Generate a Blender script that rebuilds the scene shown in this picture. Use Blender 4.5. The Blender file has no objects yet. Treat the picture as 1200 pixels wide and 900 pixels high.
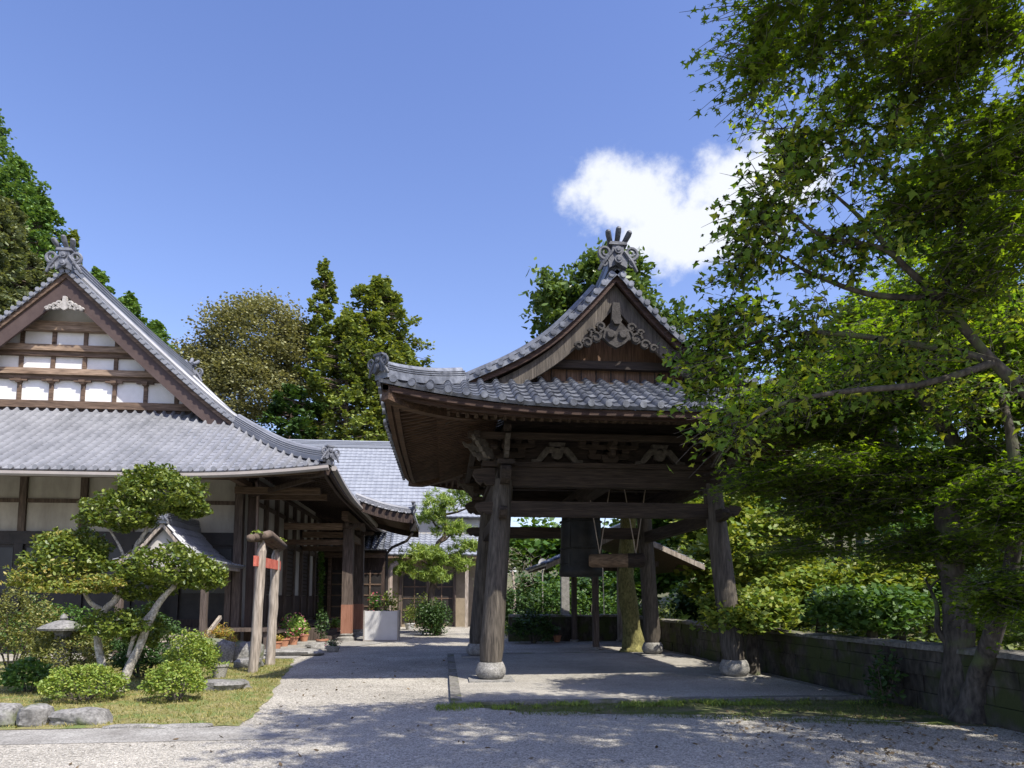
import bpy, math, random
import numpy as np
from mathutils import Vector, Matrix, noise as mnoise
R = math.radians
SC = bpy.context.scene
COL = SC.collection
rng = np.random.default_rng(11)
random.seed(5)

# ------------------------------------------------------------------ camera, world, sun, exposure
YAW, PITCH, FPX, PPX, PPY, EYE = R(5.69), R(5.2), 800.0, 600.0, 628.0, 1.6
cam = bpy.data.cameras.new('camera')
cam_o = bpy.data.objects.new('camera', cam); COL.objects.link(cam_o)
cam_o.location = (0, 0, EYE); cam_o.rotation_euler = (R(90) + PITCH, 0, -YAW)
cam.sensor_width = 36; cam.lens = 24; cam.shift_y = (PPY - 450) / 1200
cam.clip_start = 0.05; cam.clip_end = 2000
SC.camera = cam_o
SUN_DIR = Vector((0.5, -0.58, 1.0)).normalized()
w = bpy.data.worlds.new('World'); SC.world = w; w.use_nodes = True
nt = w.node_tree; N = nt.nodes; LK = nt.links
N.clear()
out = N.new('ShaderNodeOutputWorld'); bg = N.new('ShaderNodeBackground')
sky = N.new('ShaderNodeTexSky'); sky.sky_type = 'NISHITA'; sky.sun_disc = False
sky.sun_elevation = math.asin(SUN_DIR.z); sky.sun_rotation = R(139)
sky.altitude = 0; sky.air_density = 1.0; sky.dust_density = 1.5; sky.ozone_density = 5.0
bg.inputs['Strength'].default_value = 0.15
LK.new(bg.outputs[0], out.inputs[0])
SC.view_settings.view_transform = 'Standard'; SC.view_settings.look = 'None'
SC.view_settings.gamma = 1; SC.view_settings.use_curve_mapping = False
SC.view_settings.exposure = 0.78
sun = bpy.data.lights.new('sun', 'SUN'); sun.energy = 4.5; sun.angle = R(0.53); sun.color = (1, 0.94, 0.84)
sun_o = bpy.data.objects.new('sun', sun); COL.objects.link(sun_o)
sun_o.rotation_euler = SUN_DIR.to_track_quat('Z', 'Y').to_euler()
SC.cycles.max_bounces = 6; SC.cycles.diffuse_bounces = 3; SC.cycles.glossy_bounces = 2
SC.cycles.transmission_bounces = 3; SC.cycles.transparent_max_bounces = 6
SC.cycles.use_denoising = True

_F = Vector((math.sin(YAW)*math.cos(PITCH), math.cos(YAW)*math.cos(PITCH), math.sin(PITCH)))
_R = Vector((math.cos(YAW), -math.sin(YAW), 0))
_U = _R.cross(_F)
def at(px, py, y):
    """world point seen at photo pixel (1200x900) at depth Y=y"""
    d = _F + _R*((px-PPX)/FPX) + _U*((PPY-py)/FPX)
    t = y/d.y
    return Vector((d.x*t, y, EYE + d.z*t))
def gd(px, py, z=0):
    d = _F + _R*((px-PPX)/FPX) + _U*((PPY-py)/FPX)
    t = (z-EYE)/d.z
    return Vector((d.x*t, d.y*t, z))

# a cumulus cloud in the sky, by direction
def vdot(vec, src):
    n = N.new('ShaderNodeVectorMath'); n.operation = 'DOT_PRODUCT'
    LK.new(src, n.inputs[0]); n.inputs[1].default_value = tuple(vec); return n.outputs['Value']
def mth(op, a, b=None, c=None, clamp=False):
    n = N.new('ShaderNodeMath'); n.operation = op; n.use_clamp = clamp
    for i, v in enumerate((a, b, c)):
        if v is None: continue
        if isinstance(v, (int, float)): n.inputs[i].default_value = v
        else: LK.new(v, n.inputs[i])
    return n.outputs[0]
tc = N.new('ShaderNodeTexCoord'); D = tc.outputs['Generated']
cdir = (at(775, 232, 100) - Vector((0, 0, EYE))).normalized()
cr = cdir.cross(Vector((0, 0, 1))).normalized(); cu = cr.cross(cdir)
df_ = vdot(cdir, D); ca = mth('DIVIDE', vdot(cr, D), df_); cb = mth('DIVIDE', vdot(cu, D), df_)
cmb = N.new('ShaderNodeCombineXYZ'); LK.new(ca, cmb.inputs[0]); LK.new(cb, cmb.inputs[1])
def fbm(scale, detail, rough, off=0.0):
    n = N.new('ShaderNodeTexNoise'); n.inputs['Scale'].default_value = scale; n.inputs['Detail'].default_value = detail
    n.inputs['Roughness'].default_value = rough
    if off:
        a = N.new('ShaderNodeVectorMath'); a.operation = 'ADD'; LK.new(cmb.outputs[0], a.inputs[0]); a.inputs[1].default_value = (off, off*.7, off)
        LK.new(a.outputs[0], n.inputs['Vector'])
    else: LK.new(cmb.outputs[0], n.inputs['Vector'])
    return n.outputs['Fac']
n1 = fbm(9, 8, 0.62); n2 = fbm(28, 6, 0.6, 3.1)
def blob(x, y, rx, ry):
    a = mth('DIVIDE', mth('SUBTRACT', ca, x), rx); b = mth('DIVIDE', mth('SUBTRACT', cb, y), ry)
    return mth('SUBTRACT', 1.0, mth('SQRT', mth('ADD', mth('MULTIPLY', a, a), mth('MULTIPLY', b, b))))
m = mth('MAXIMUM', blob(-0.035, 0.008, 0.105, 0.062), blob(0.105, 0.012, 0.12, 0.055))
m = mth('MAXIMUM', m, mth('SUBTRACT', blob(0.03, -0.045, 0.15, 0.07), 0.12))
m = mth('ADD', m, mth('MULTIPLY', mth('SUBTRACT', n1, 0.5), 1.7))
m = mth('ADD', m, mth('MULTIPLY', mth('SUBTRACT', n2, 0.5), 0.75))
mr = N.new('ShaderNodeMapRange'); mr.interpolation_type = 'SMOOTHSTEP'; LK.new(m, mr.inputs[0])
mr.inputs[1].default_value = 0.02; mr.inputs[2].default_value = 0.6
front = mth('GREATER_THAN', df_, 0.2)
cmask = mth('MULTIPLY', mr.outputs[0], front)
cm = N.new('ShaderNodeMix'); cm.data_type = 'RGBA'
tint = N.new('ShaderNodeMix'); tint.data_type = 'RGBA'; tint.blend_type = 'MULTIPLY'; tint.inputs[0].default_value = 1.0
LK.new(sky.outputs[0], tint.inputs[6]); tint.inputs[7].default_value = (1.08, 0.96, 1.06, 1)
sz = vdot((0, 0, 1), D)
er = N.new('ShaderNodeMapRange'); LK.new(sz, er.inputs[0]); er.inputs[1].default_value = .12; er.inputs[2].default_value = .72
gcol = N.new('ShaderNodeMix'); gcol.data_type = 'RGBA'; LK.new(er.outputs[0], gcol.inputs[0]); gcol.inputs[6].default_value = (1.18, 1.12, 1.02, 1); gcol.inputs[7].default_value = (.84, .89, .99, 1)
t2 = N.new('ShaderNodeMix'); t2.data_type = 'RGBA'; t2.blend_type = 'MULTIPLY'; t2.inputs[0].default_value = 1.0
LK.new(tint.outputs[2], t2.inputs[6]); LK.new(gcol.outputs[2], t2.inputs[7])
LK.new(cmask, cm.inputs[0]); LK.new(t2.outputs[2], cm.inputs[6]); cm.inputs[7].default_value = (3.7, 3.85, 4.2, 1)
LK.new(cm.outputs[2], bg.inputs['Color'])

# ------------------------------------------------------------------ materials
def M(name, c1, c2=None, scale=5.0, rough=0.8, bump=0.0, bscale=None, stretch=(1, 1, 1), metal=0.0, island=0.0,
      c3=None, detail=6.0, spec=0.3, trans=0.0, tcol=None, lo=0.3, hi=0.7, moss=None, mossamt=0.5, fine=0.0, stain=0.0):
    m = bpy.data.materials.new(name); m.use_nodes = True
    t = m.node_tree; n = t.nodes; l = t.links; n.clear()
    o = n.new('ShaderNodeOutputMaterial'); b = n.new('ShaderNodeBsdfPrincipled')
    b.inputs['Roughness'].default_value = rough; b.inputs['Metallic'].default_value = metal
    b.inputs['Specular IOR Level'].default_value = spec
    l.new(b.outputs[0], o.inputs[0])
    c2 = c2 or c1
    tcn = n.new('ShaderNodeTexCoord'); mp = n.new('ShaderNodeMapping'); mp.inputs['Scale'].default_value = stretch
    l.new(tcn.outputs['Object'], mp.inputs[0])
    no = n.new('ShaderNodeTexNoise'); no.inputs['Scale'].default_value = scale; no.inputs['Detail'].default_value = detail
    no.inputs['Roughness'].default_value = 0.65
    l.new(mp.outputs[0], no.inputs['Vector'])
    fac = no.outputs['Fac']
    if island:
        g = n.new('ShaderNodeNewGeometry'); mx = n.new('ShaderNodeMix'); mx.data_type = 'FLOAT'; mx.inputs[0].default_value = island
        l.new(fac, mx.inputs[2]); l.new(g.outputs['Random Per Island'], mx.inputs[3]); fac = mx.outputs[0]
        if island >= .4: lo, hi = 0.05 if lo == .3 else lo, 0.95 if hi == .7 else hi
    cr_ = n.new('ShaderNodeValToRGB'); l.new(fac, cr_.inputs[0])
    e = cr_.color_ramp.elements; e[0].position = lo; e[0].color = (*c1, 1); e[1].position = hi; e[1].color = (*c2, 1)
    if c3: x = e.new((lo+hi)/2); x.color = (*c3, 1)
    colr = cr_.outputs[0]
    if fine:
        nf = n.new('ShaderNodeTexNoise'); nf.inputs['Scale'].default_value = fine; nf.inputs['Detail'].default_value = 3
        l.new(mp.outputs[0], nf.inputs['Vector'])
        r2 = n.new('ShaderNodeMapRange'); l.new(nf.outputs['Fac'], r2.inputs[0])
        r2.inputs[1].default_value = .3; r2.inputs[2].default_value = .7; r2.inputs[3].default_value = .55; r2.inputs[4].default_value = 1.3
        mm = n.new('ShaderNodeMix'); mm.data_type = 'RGBA'; mm.blend_type = 'MULTIPLY'; mm.inputs[0].default_value = 1
        l.new(colr, mm.inputs[6]); l.new(r2.outputs[0], mm.inputs[7]); colr = mm.outputs[2]
    if stain:
        ns = n.new('ShaderNodeTexNoise'); ns.inputs['Scale'].default_value = .55; ns.inputs['Detail'].default_value = 9; ns.inputs['Roughness'].default_value = .72
        l.new(tcn.outputs['Object'], ns.inputs['Vector'])
        rs = n.new('ShaderNodeMapRange'); l.new(ns.outputs['Fac'], rs.inputs[0]); rs.inputs[1].default_value = .35; rs.inputs[2].default_value = .65
        rs.inputs[3].default_value = 1-stain; rs.inputs[4].default_value = 1+stain*.5
        mm = n.new('ShaderNodeMix'); mm.data_type = 'RGBA'; mm.blend_type = 'MULTIPLY'; mm.inputs[0].default_value = 1
        l.new(colr, mm.inputs[6]); l.new(rs.outputs[0], mm.inputs[7]); colr = mm.outputs[2]
    if moss:
        nm = n.new('ShaderNodeTexNoise'); nm.inputs['Scale'].default_value = 2.3; nm.inputs['Detail'].default_value = 7
        l.new(tcn.outputs['Object'], nm.inputs['Vector'])
        r3 = n.new('ShaderNodeMapRange'); l.new(nm.outputs['Fac'], r3.inputs[0]); r3.inputs[1].default_value = 0.62-mossamt*.3; r3.inputs[2].default_value = .72-mossamt*.2
        mm = n.new('ShaderNodeMix'); mm.data_type = 'RGBA'; l.new(r3.outputs[0], mm.inputs[0])
        l.new(colr, mm.inputs[6]); mm.inputs[7].default_value = (*moss, 1); colr = mm.outputs[2]
    l.new(colr, b.inputs['Base Color'])
    if bump:
        nb = n.new('ShaderNodeTexNoise'); nb.inputs['Scale'].default_value = bscale or scale*4; nb.inputs['Detail'].default_value = 5
        l.new(mp.outputs[0], nb.inputs['Vector'])
        bp = n.new('ShaderNodeBump'); bp.inputs['Strength'].default_value = bump; bp.inputs['Distance'].default_value = 0.02
        l.new(nb.outputs['Fac'], bp.inputs['Height']); l.new(bp.outputs[0], b.inputs['Normal'])
    if trans:
        tr = n.new('ShaderNodeBsdfTranslucent'); mxs = n.new('ShaderNodeMixShader'); mxs.inputs[0].default_value = trans
        hs = n.new('ShaderNodeMix'); hs.data_type = 'RGBA'; hs.blend_type = 'MULTIPLY'; hs.inputs[0].default_value = 1
        l.new(colr, hs.inputs[6]); hs.inputs[7].default_value = (*(tcol or (1.6, 1.5, .5)), 1)
        l.new(hs.outputs[2], tr.inputs[0])
        l.new(b.outputs[0], mxs.inputs[1]); l.new(tr.outputs[0], mxs.inputs[2]); l.new(mxs.outputs[0], o.inputs[0])
    return m
# weathered timber, one per grain direction
def wood(name, a, b, ax, rough=.75, bump=.5, moss=None):
    st = [9, 9, 9]; st[ax] = .7
    return M(name, a, b, scale=1.6, rough=rough, bump=bump, bscale=5, stretch=st, detail=8, fine=4.5, moss=moss, mossamt=.25)
WG1, WG2 = (.105, .075, .055), (.24, .195, .16)
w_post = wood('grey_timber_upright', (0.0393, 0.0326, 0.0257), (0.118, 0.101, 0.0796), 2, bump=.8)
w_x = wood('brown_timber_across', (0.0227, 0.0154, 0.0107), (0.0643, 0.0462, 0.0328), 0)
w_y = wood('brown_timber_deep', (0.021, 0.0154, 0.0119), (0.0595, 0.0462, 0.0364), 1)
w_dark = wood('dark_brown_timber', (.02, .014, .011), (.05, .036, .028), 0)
w_soff = wood('soffit_timber', (0.0441, 0.0263, 0.0162), (0.118, 0.0717, 0.0447), 0)
w_soffy = wood('soffit_timber_deep', (0.0455, 0.0302, 0.0198), (0.127, 0.0882, 0.0588), 1)
w_fasc = wood('fascia_timber', (0.0279, 0.0149, 0.0105), (0.0744, 0.0434, 0.031), 0)
w_carve = M('carved_pale_timber', (0.04, 0.0336, 0.0272), (0.136, 0.12, 0.1), 9, .8, .5)
w_pend = M('weathered_carving', (0.018, 0.0156, 0.0132), (0.066, 0.06, 0.0528), 9, .8, .5)
w_tdark = wood('temple_dark_timber', (.03, .02, .016), (.07, .048, .038), 2)
w_tbrown = wood('temple_brown_timber', (0.06, 0.038, 0.025), (0.19, 0.13, 0.09), 0)
w_tpost = wood('temple_post_timber', (.055, .04, .032), (.14, .11, .09), 2)
w_barge = M('barge_board_paint', (.052, .034, .03), (.085, .06, .052), 2, .6, .15, stretch=(1, 1, 1))
w_gate = wood('bleached_gate_timber', (.20, .165, .13), (.42, .37, .315), 2)
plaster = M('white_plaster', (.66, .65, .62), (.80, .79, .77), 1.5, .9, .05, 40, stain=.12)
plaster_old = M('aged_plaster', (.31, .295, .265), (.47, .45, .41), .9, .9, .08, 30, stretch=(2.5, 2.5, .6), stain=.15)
tile_t = M('temple_roof_tile', (.15, .157, .17), (.245, .252, .268), 1.3, .38, .1, 30, island=.06, spec=.5, stain=.10)
tile_b = M('bell_tower_roof_tile', (.055, .062, .078), (.20, .215, .24), 4, .36, .2, 30, island=.6, spec=.5, fine=9, stain=.3)
tile_f = M('far_roof_tile', (.19, .205, .235), (.28, .30, .33), 2, .45, 0, island=.5, spec=.4)
tile_o = M('ornament_tile', (0.0298, 0.0331, 0.0408), (0.102, 0.111, 0.128), 7, .6, .4, 20, spec=.5)
tile_o2 = M('pale_ornament_tile', (.06, .066, .08), (.20, .21, .235), 7, .6, .3, 20, spec=.4)
stone = M('granite', (.15, .145, .13), (.33, .32, .295), 8, .9, .5, 40, fine=60)
stone_l = M('lichen_boulder', (0.127, 0.124, 0.116), (0.264, 0.258, 0.242), 5, .95, .9, 12, moss=(.09, .11, .04), mossamt=.3, fine=25)
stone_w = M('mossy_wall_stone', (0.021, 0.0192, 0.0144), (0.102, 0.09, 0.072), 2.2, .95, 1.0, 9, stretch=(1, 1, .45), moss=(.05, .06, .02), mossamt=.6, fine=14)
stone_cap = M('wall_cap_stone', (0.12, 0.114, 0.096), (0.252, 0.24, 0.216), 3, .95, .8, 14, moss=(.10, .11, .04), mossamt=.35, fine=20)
concrete = M('concrete', (.20, .19, .17), (.34, .33, .30), 2, .9, .2, 60, fine=50)
bronze = M('bronze', (.016, .016, .014), (.035, .034, .03), 5, .55, .2, 20, metal=.35)
black_g = M('dark_glass', (.012, .014, .016), (.02, .022, .025), 1, .12, 0, spec=.6)
glassy = M('window_glass', (.018, .02, .022), (.04, .043, .047), .6, .3, 0, spec=.4)
black_w = M('blackened_timber', (.014, .013, .013), (.035, .03, .028), 3, .5, .2)
gutter = M('grey_beige_gutter', (0.234, 0.211, 0.189), (0.293, 0.267, 0.24), 2, .45)
copper = M('copper_pipe', (.14, .10, .085), (.24, .18, .15), 4, .4, 0, metal=.3)
terra = M('terracotta', (.32, .14, .08), (.45, .23, .14), 6, .85, .2)
white_p = M('white_panel', (.42, .42, .41), (.52, .52, .51), 1.2, .6)
red_p = M('faded_red_board', (.33, .06, .04), (.55, .17, .12), 7, .8, .2)
bark_grey = M('grey_bark', (0.0338, 0.0285, 0.0225), (0.12, 0.105, 0.0863), 6, .95, 1.0, 14, stretch=(1, 1, .35), moss=(.10, .12, .05), mossamt=.3, fine=22)
bark_pale = M('pale_lichen_bark', (.22, .20, .165), (.55, .52, .46), 9, .95, .7, 30, fine=30)
bark_moss = M('moss_covered_bark', (.095, .09, .035), (.22, .205, .075), 9, 1, 1.0, 22, stretch=(1, 1, .5), fine=25)
bark_br = M('brown_bark', (.06, .045, .035), (.17, .13, .10), 5, .95, .8, 18, stretch=(1, 1, .3))
def leafm(name, a, b, c=None, tr=.42, rough=.5, tcol=None, spec=.35, island=.75):
    return M(name, a, b, 1.1, rough, 0, island=island, c3=c, trans=tr, tcol=tcol, detail=2, lo=.1, hi=.9, spec=spec)
L_shade = leafm('shade_tree_leaf', (.03, .06, .012), (.09, .13, .02), tr=.4)
L_maple = leafm('maple_leaf', (0.0454, 0.0835, 0.012), (0.138, 0.18, 0.0216), tr=.52, tcol=(2.5, 2.8, .5))
L_lobed = leafm('lobed_leaf', (0.0937, 0.186, 0.0303), (0.355, 0.39, 0.0482), (0.157, 0.255, 0.0385), tr=.48, tcol=(1.9, 1.8, .5))
L_top = leafm('star_leaf', (0.0405, 0.069, 0.01), (0.118, 0.15, 0.0163), tr=.52, tcol=(2.6, 2.9, .5))
L_bright = leafm('yellow_green_leaf', (0.1, 0.18, 0.03), (0.3, 0.323, 0.055), (0.17, 0.237, 0.04), tr=.35, tcol=(1.4, 1.3, .5))
L_green = leafm('mid_green_leaf', (.035, .095, .018), (.11, .19, .035), tr=.3)
L_dark = leafm('dark_green_leaf', (0.0207, 0.0517, 0.0138), (0.0575, 0.109, 0.023), tr=.2)
L_camel = leafm('glossy_camellia_leaf', (0.0426, 0.0857, 0.0144), (0.183, 0.221, 0.036), tr=.22, rough=.42, spec=.4)
L_camred = leafm('orange_tipped_leaf', (.09, .14, .03), (.36, .28, .08), (.2, .24, .05), tr=.3)
L_azal = leafm('clipped_azalea_leaf', (.12, .19, .03), (.30, .33, .065), (.17, .25, .04), tr=.25)
L_olive = leafm('olive_brown_leaf', (.15, .165, .075), (.33, .32, .16), (.23, .235, .11), tr=.25, tcol=(1.3, 1.2, .6))
L_cedar = leafm('cedar_foliage', (.085, .13, .028), (.25, .285, .07), (.15, .195, .045), tr=.25)
L_hill = leafm('hillside_foliage', (0.05, 0.117, 0.0343), (0.188, 0.296, 0.0757), tr=.2)
L_hill2 = leafm('grey_green_foliage', (.085, .115, .05), (.21, .235, .12), tr=.2)
L_pine = leafm('pine_needles', (.10, .19, .03), (.32, .40, .09), tr=.35)
L_lily = leafm('pale_strap_leaf', (.16, .30, .06), (.32, .45, .12), tr=.35)
L_flow = leafm('mixed_flowers', (.45, .06, .08), (.65, .30, .42), (.5, .15, .2), tr=.2)
L_nand = leafm('nandina_leaf', (.16, .20, .03), (.52, .22, .06), (.34, .30, .05), tr=.3)
L_grass = leafm('grass_blade', (.11, .13, .03), (.38, .32, .13), (.22, .21, .06), tr=.25)
L_moss = leafm('moss_tuft', (.05, .085, .015), (.15, .17, .03), tr=.1)
L_dead = leafm('fallen_leaf', (.07, .05, .03), (.20, .14, .07), tr=.1)
L_twig = M('bare_grey_twig', (.3, .25, .2), (.45, .38, .32), 5, .9)

# ------------------------------------------------------------------ mesh helpers
class MB:
    def __init__(s): s.v = []; s.f = []; s.arr = []
    def add(s, vs, fs):
        o = len(s.v); s.v.extend(tuple(map(float, p)) for p in vs); s.f.extend(tuple(i+o for i in f) for f in fs); return s
    def box(s, a, b, rot=None, org=None):
        x0, y0, z0 = a; x1, y1, z1 = b
        vs = [Vector(p) for p in ((x0,y0,z0),(x1,y0,z0),(x1,y1,z0),(x0,y1,z0),(x0,y0,z1),(x1,y0,z1),(x1,y1,z1),(x0,y1,z1))]
        if rot is not None: vs = [rot @ (p-Vector(org)) + Vector(org) for p in vs]
        return s.add(vs, [(0,3,2,1),(4,5,6,7),(0,1,5,4),(1,2,6,5),(2,3,7,6),(3,0,4,7)])
    def bar(s, p, q, w, h, up=(0, 0, 1)):
        p, q = Vector(p), Vector(q); d = (q-p).normalized(); sd = d.cross(Vector(up)).normalized(); u = sd.cross(d)
        vs = []
        for c in (p, q):
            for a, b in ((-1,-1),(1,-1),(1,1),(-1,1)): vs.append(c + sd*a*w/2 + u*b*h/2)
        return s.add(vs, [(0,1,2,3),(7,6,5,4),(0,4,5,1),(1,5,6,2),(2,6,7,3),(3,7,4,0)])
    def tube(s, pts, rad, n=8, cap=True):
        pts = [Vector(p) for p in pts]
        if isinstance(rad, (int, float)): rad = [rad]*len(pts)
        rings = []; ref = None
        for i, p in enumerate(pts):
            d = (pts[min(i+1, len(pts)-1)] - pts[max(i-1, 0)])
            d = d.normalized() if d.length > 1e-9 else Vector((0, 0, 1))
            if ref is None: ref = Vector((1, 0, 0)) if abs(d.x) < .8 else Vector((0, 1, 0))
            a = (ref - d*ref.dot(d)).normalized(); ref = a; b = d.cross(a)
            rings.append([p + (a*math.cos(2*math.pi*k/n) + b*math.sin(2*math.pi*k/n))*rad[i] for k in range(n)])
        vs = [q for r in rings for q in r]; fs = []
        for i in range(len(pts)-1):
            for k in range(n):
                k2 = (k+1) % n; fs.append((i*n+k, i*n+k2, (i+1)*n+k2, (i+1)*n+k))
        if cap: fs.append(tuple(range(n-1, -1, -1))); fs.append(tuple((len(pts)-1)*n+k for k in range(n)))
        return s.add(vs, fs)
    def lathe(s, c, prof, n=20, wob=0.0):
        vs = []; fs = []
        for i, (r, z) in enumerate(prof):
            for k in range(n):
                a = 2*math.pi*k/n
                rr = r*(1+wob*math.sin(3*a+i*.7)+wob*.6*math.sin(5*a+1))
                vs.append((c[0]+rr*math.cos(a), c[1]+rr*math.sin(a), c[2]+z))
        for i in range(len(prof)-1):
            for k in range(n):
                k2 = (k+1) % n; fs.append((i*n+k, i*n+k2, (i+1)*n+k2, (i+1)*n+k))
        fs.append(tuple(range(n-1, -1, -1))); fs.append(tuple((len(prof)-1)*n+k for k in range(n)))
        return s.add(vs, fs)
    def prism(s, poly, fn, t0, t1):
        """poly in 2D, fn(a,b,t)->3D, extruded t0..t1"""
        n = len(poly); vs = [fn(a, b, t0) for a, b in poly] + [fn(a, b, t1) for a, b in poly]
        fs = [tuple(range(n-1, -1, -1)), tuple(range(n, 2*n))] + [(i, (i+1) % n, n+(i+1) % n, n+i) for i in range(n)]
        return s.add(vs, fs)
    def strip(s, top, bot, thick):
        """curved board: two matching polylines and a thickness vector"""
        t = Vector(thick); n = len(top)
        vs = [Vector(p) for p in top]+[Vector(p) for p in bot]+[Vector(p)+t for p in top]+[Vector(p)+t for p in bot]
        fs = []
        for i in range(n-1):
            fs += [(i, i+1, n+i+1, n+i), (2*n+i, 3*n+i, 3*n+i+1, 2*n+i+1), (i, 2*n+i, 2*n+i+1, i+1), (n+i, n+i+1, 3*n+i+1, 3*n+i)]
        fs += [(0, n, 3*n, 2*n), (n-1, 3*n-1, 4*n-1, 2*n-1)]
        return s.add(vs, fs)
    def sweep(s, prof, path, up=(0, 0, 1)):
        up = Vector(up); P = [Vector(p) for p in path]; n = len(prof); vs = []; fs = []
        for i, p in enumerate(P):
            d = (P[min(i+1, len(P)-1)]-P[max(i-1, 0)]).normalized(); sd = d.cross(up).normalized(); u = sd.cross(d)
            vs += [p+sd*a+u*b for a, b in prof]
        for i in range(len(P)-1):
            for k in range(n):
                k2 = (k+1) % n; fs.append((i*n+k, i*n+k2, (i+1)*n+k2, (i+1)*n+k))
        fs.append(tuple(range(n-1, -1, -1))); fs.append(tuple((len(P)-1)*n+k for k in range(n)))
        return s.add(vs, fs)
    def grid(s, V, nu, nv):
        return s.add(V, [(i*nv+j, (i+1)*nv+j, (i+1)*nv+j+1, i*nv+j+1) for i in range(nu-1) for j in range(nv-1)])
BASE = {}
def link(o, parent=None):
    COL.objects.link(o)
    if parent is not None: o.parent = parent
    return o
def thing(name, label, cat, loc=(0, 0, 0), group=None, rz=0):
    o = bpy.data.objects.new(name, None); link(o); o.location = loc; o.rotation_euler = (0, 0, rz); o.empty_display_size = .2
    o['label'] = label; o['category'] = cat
    if group: o['group'] = group
    BASE[o.name] = Vector(loc); return o
def mesh_obj(name, me, parent, mat, smooth):
    o = bpy.data.objects.new(name, me); me.materials.append(mat)
    if smooth:
        me.polygons.foreach_set('use_smooth', [True]*len(me.polygons))
        if smooth != 'all': me.set_sharp_from_angle(angle=R(38))
    link(o, parent)
    return o
def part(name, mb, mat, parent=None, smooth=False, label=None, local=False):
    base = Vector((0, 0, 0)) if (parent is None or local) else BASE[parent.name]
    me = bpy.data.meshes.new(name); me.from_pydata([(v[0]-base.x, v[1]-base.y, v[2]-base.z) for v in mb.v], [], mb.f); me.update()
    o = mesh_obj(name, me, parent, mat, smooth)
    BASE[o.name] = Vector((0, 0, 0)) if parent is None else base
    if local: BASE[o.name] = Vector((0, 0, 0))
    if label: o['label'] = label
    return o
def solo(name, mb, mat, label, cat, group=None, smooth=False, kind=None):
    o = part(name, mb, mat, None, smooth)
    if kind: o['kind'] = kind
    if label: o['label'] = label
    if cat: o['category'] = cat
    if group: o['group'] = group
    return o
def polys(name, V, k, mat, parent=None, smooth=False):
    """V: (n*k,3) vertices, polygon every k"""
    base = np.array(BASE[parent.name]) if parent is not None else np.zeros(3)
    n = len(V)//k; me = bpy.data.meshes.new(name)
    me.vertices.add(len(V)); me.vertices.foreach_set('co', (V-base).astype(np.float32).ravel())
    me.loops.add(len(V)); me.loops.foreach_set('vertex_index', np.arange(len(V), dtype=np.int32))
    me.polygons.add(n); me.polygons.foreach_set('loop_start', np.arange(n, dtype=np.int32)*k)
    me.update(calc_edges=True); me.validate()
    o = mesh_obj(name, me, parent, mat, False); BASE[o.name] = Vector(base); return o
def copy_tree(root, loc, rz=0, scale=1.0, label=None, group=None):
    c = root.copy(); COL.objects.link(c); c.location = loc; c.rotation_euler = (0, 0, rz)
    c.scale = (scale,)*3 if isinstance(scale, (int, float)) else scale
    if label: c['label'] = label
    if group: c['group'] = group
    for ch in list(root.children):
        d = ch.copy(); COL.objects.link(d); d.parent = c
        for g in list(ch.children):
            e = g.copy(); COL.objects.link(e); e.parent = d
    return c

# leaves
SH = {}
SH['oval'] = np.array([(0, -.5), (.22, -.2), (.24, .12), (0, .55), (-.24, .12), (-.22, -.2)])
SH['quad'] = np.array([(0, -.5), (.34, 0), (0, .55), (-.34, 0)])
SH['blob'] = np.array([(-.3, -.4), (.35, -.3), (.45, .2), (0, .5), (-.45, .15)])
def star(lobes, inner, spread):
    p = [(0.03, -.06), ]
    for i in range(lobes):
        a = -spread + 2*spread*i/(lobes-1); L = .58*(1-.38*abs(i-(lobes-1)/2)/((lobes-1)/2))
        p.append((math.sin(a)*L, math.cos(a)*L))
        if i < lobes-1:
            a2 = a+spread/(lobes-1); p.append((math.sin(a2)*inner, math.cos(a2)*inner))
    p.append((-.03, -.06)); return np.array(p)[::-1]
SH['maple'] = star(5, .2, R(115))
SH['lobed'] = star(3, .3, R(62))
SH['lobed'][0] = (-.16, -.12); SH['lobed'][-1] = (.16, -.12)
SH['needle'] = np.array([(-.07, -.4), (.07, -.4), (.0, .6)])
SH['strap'] = np.array([(-.05, -.5), (.05, -.5), (.07, .1), (0, .6), (-.07, .1)])
def leafV(P, size, shape, up=.6, rg=rng, var=.35, dirs=None, droop=0.):
    n = len(P); s = SH[shape]; k = len(s)
    nr = rg.normal(size=(n, 3)); nr[:, 2] = np.abs(nr[:, 2]) + up*2
    nr /= np.linalg.norm(nr, axis=1)[:, None]
    if dirs is None:
        t = rg.normal(size=(n, 3)); t[:, 2] -= droop
    else: t = dirs + rg.normal(size=(n, 3))*.25; nr = rg.normal(size=(n, 3))
    t -= nr*np.sum(t*nr, 1)[:, None]; t /= np.linalg.norm(t, axis=1)[:, None]
    b = np.cross(t, nr); sz = size*(1+rg.uniform(-var, var, n))
    V = P[:, None, :] + (b[:, None, :]*s[None, :, 0, None] + t[:, None, :]*s[None, :, 1, None])*sz[:, None, None]
    # curl the tip a little
    V += nr[:, None, :]*(-(s[None, :, 0, None]**2)*0.6*sz[:, None, None])
    return V.reshape(-1, 3), k
def in_ell(c, r, n, shell=.55, rg=rng):
    d = rg.normal(size=(n, 3)); d /= np.linalg.norm(d, axis=1)[:, None]
    q = (shell + (1-shell)*rg.uniform(0, 1, n))**.8
    return np.array(c) + d*np.array(r)*q[:, None]
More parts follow.
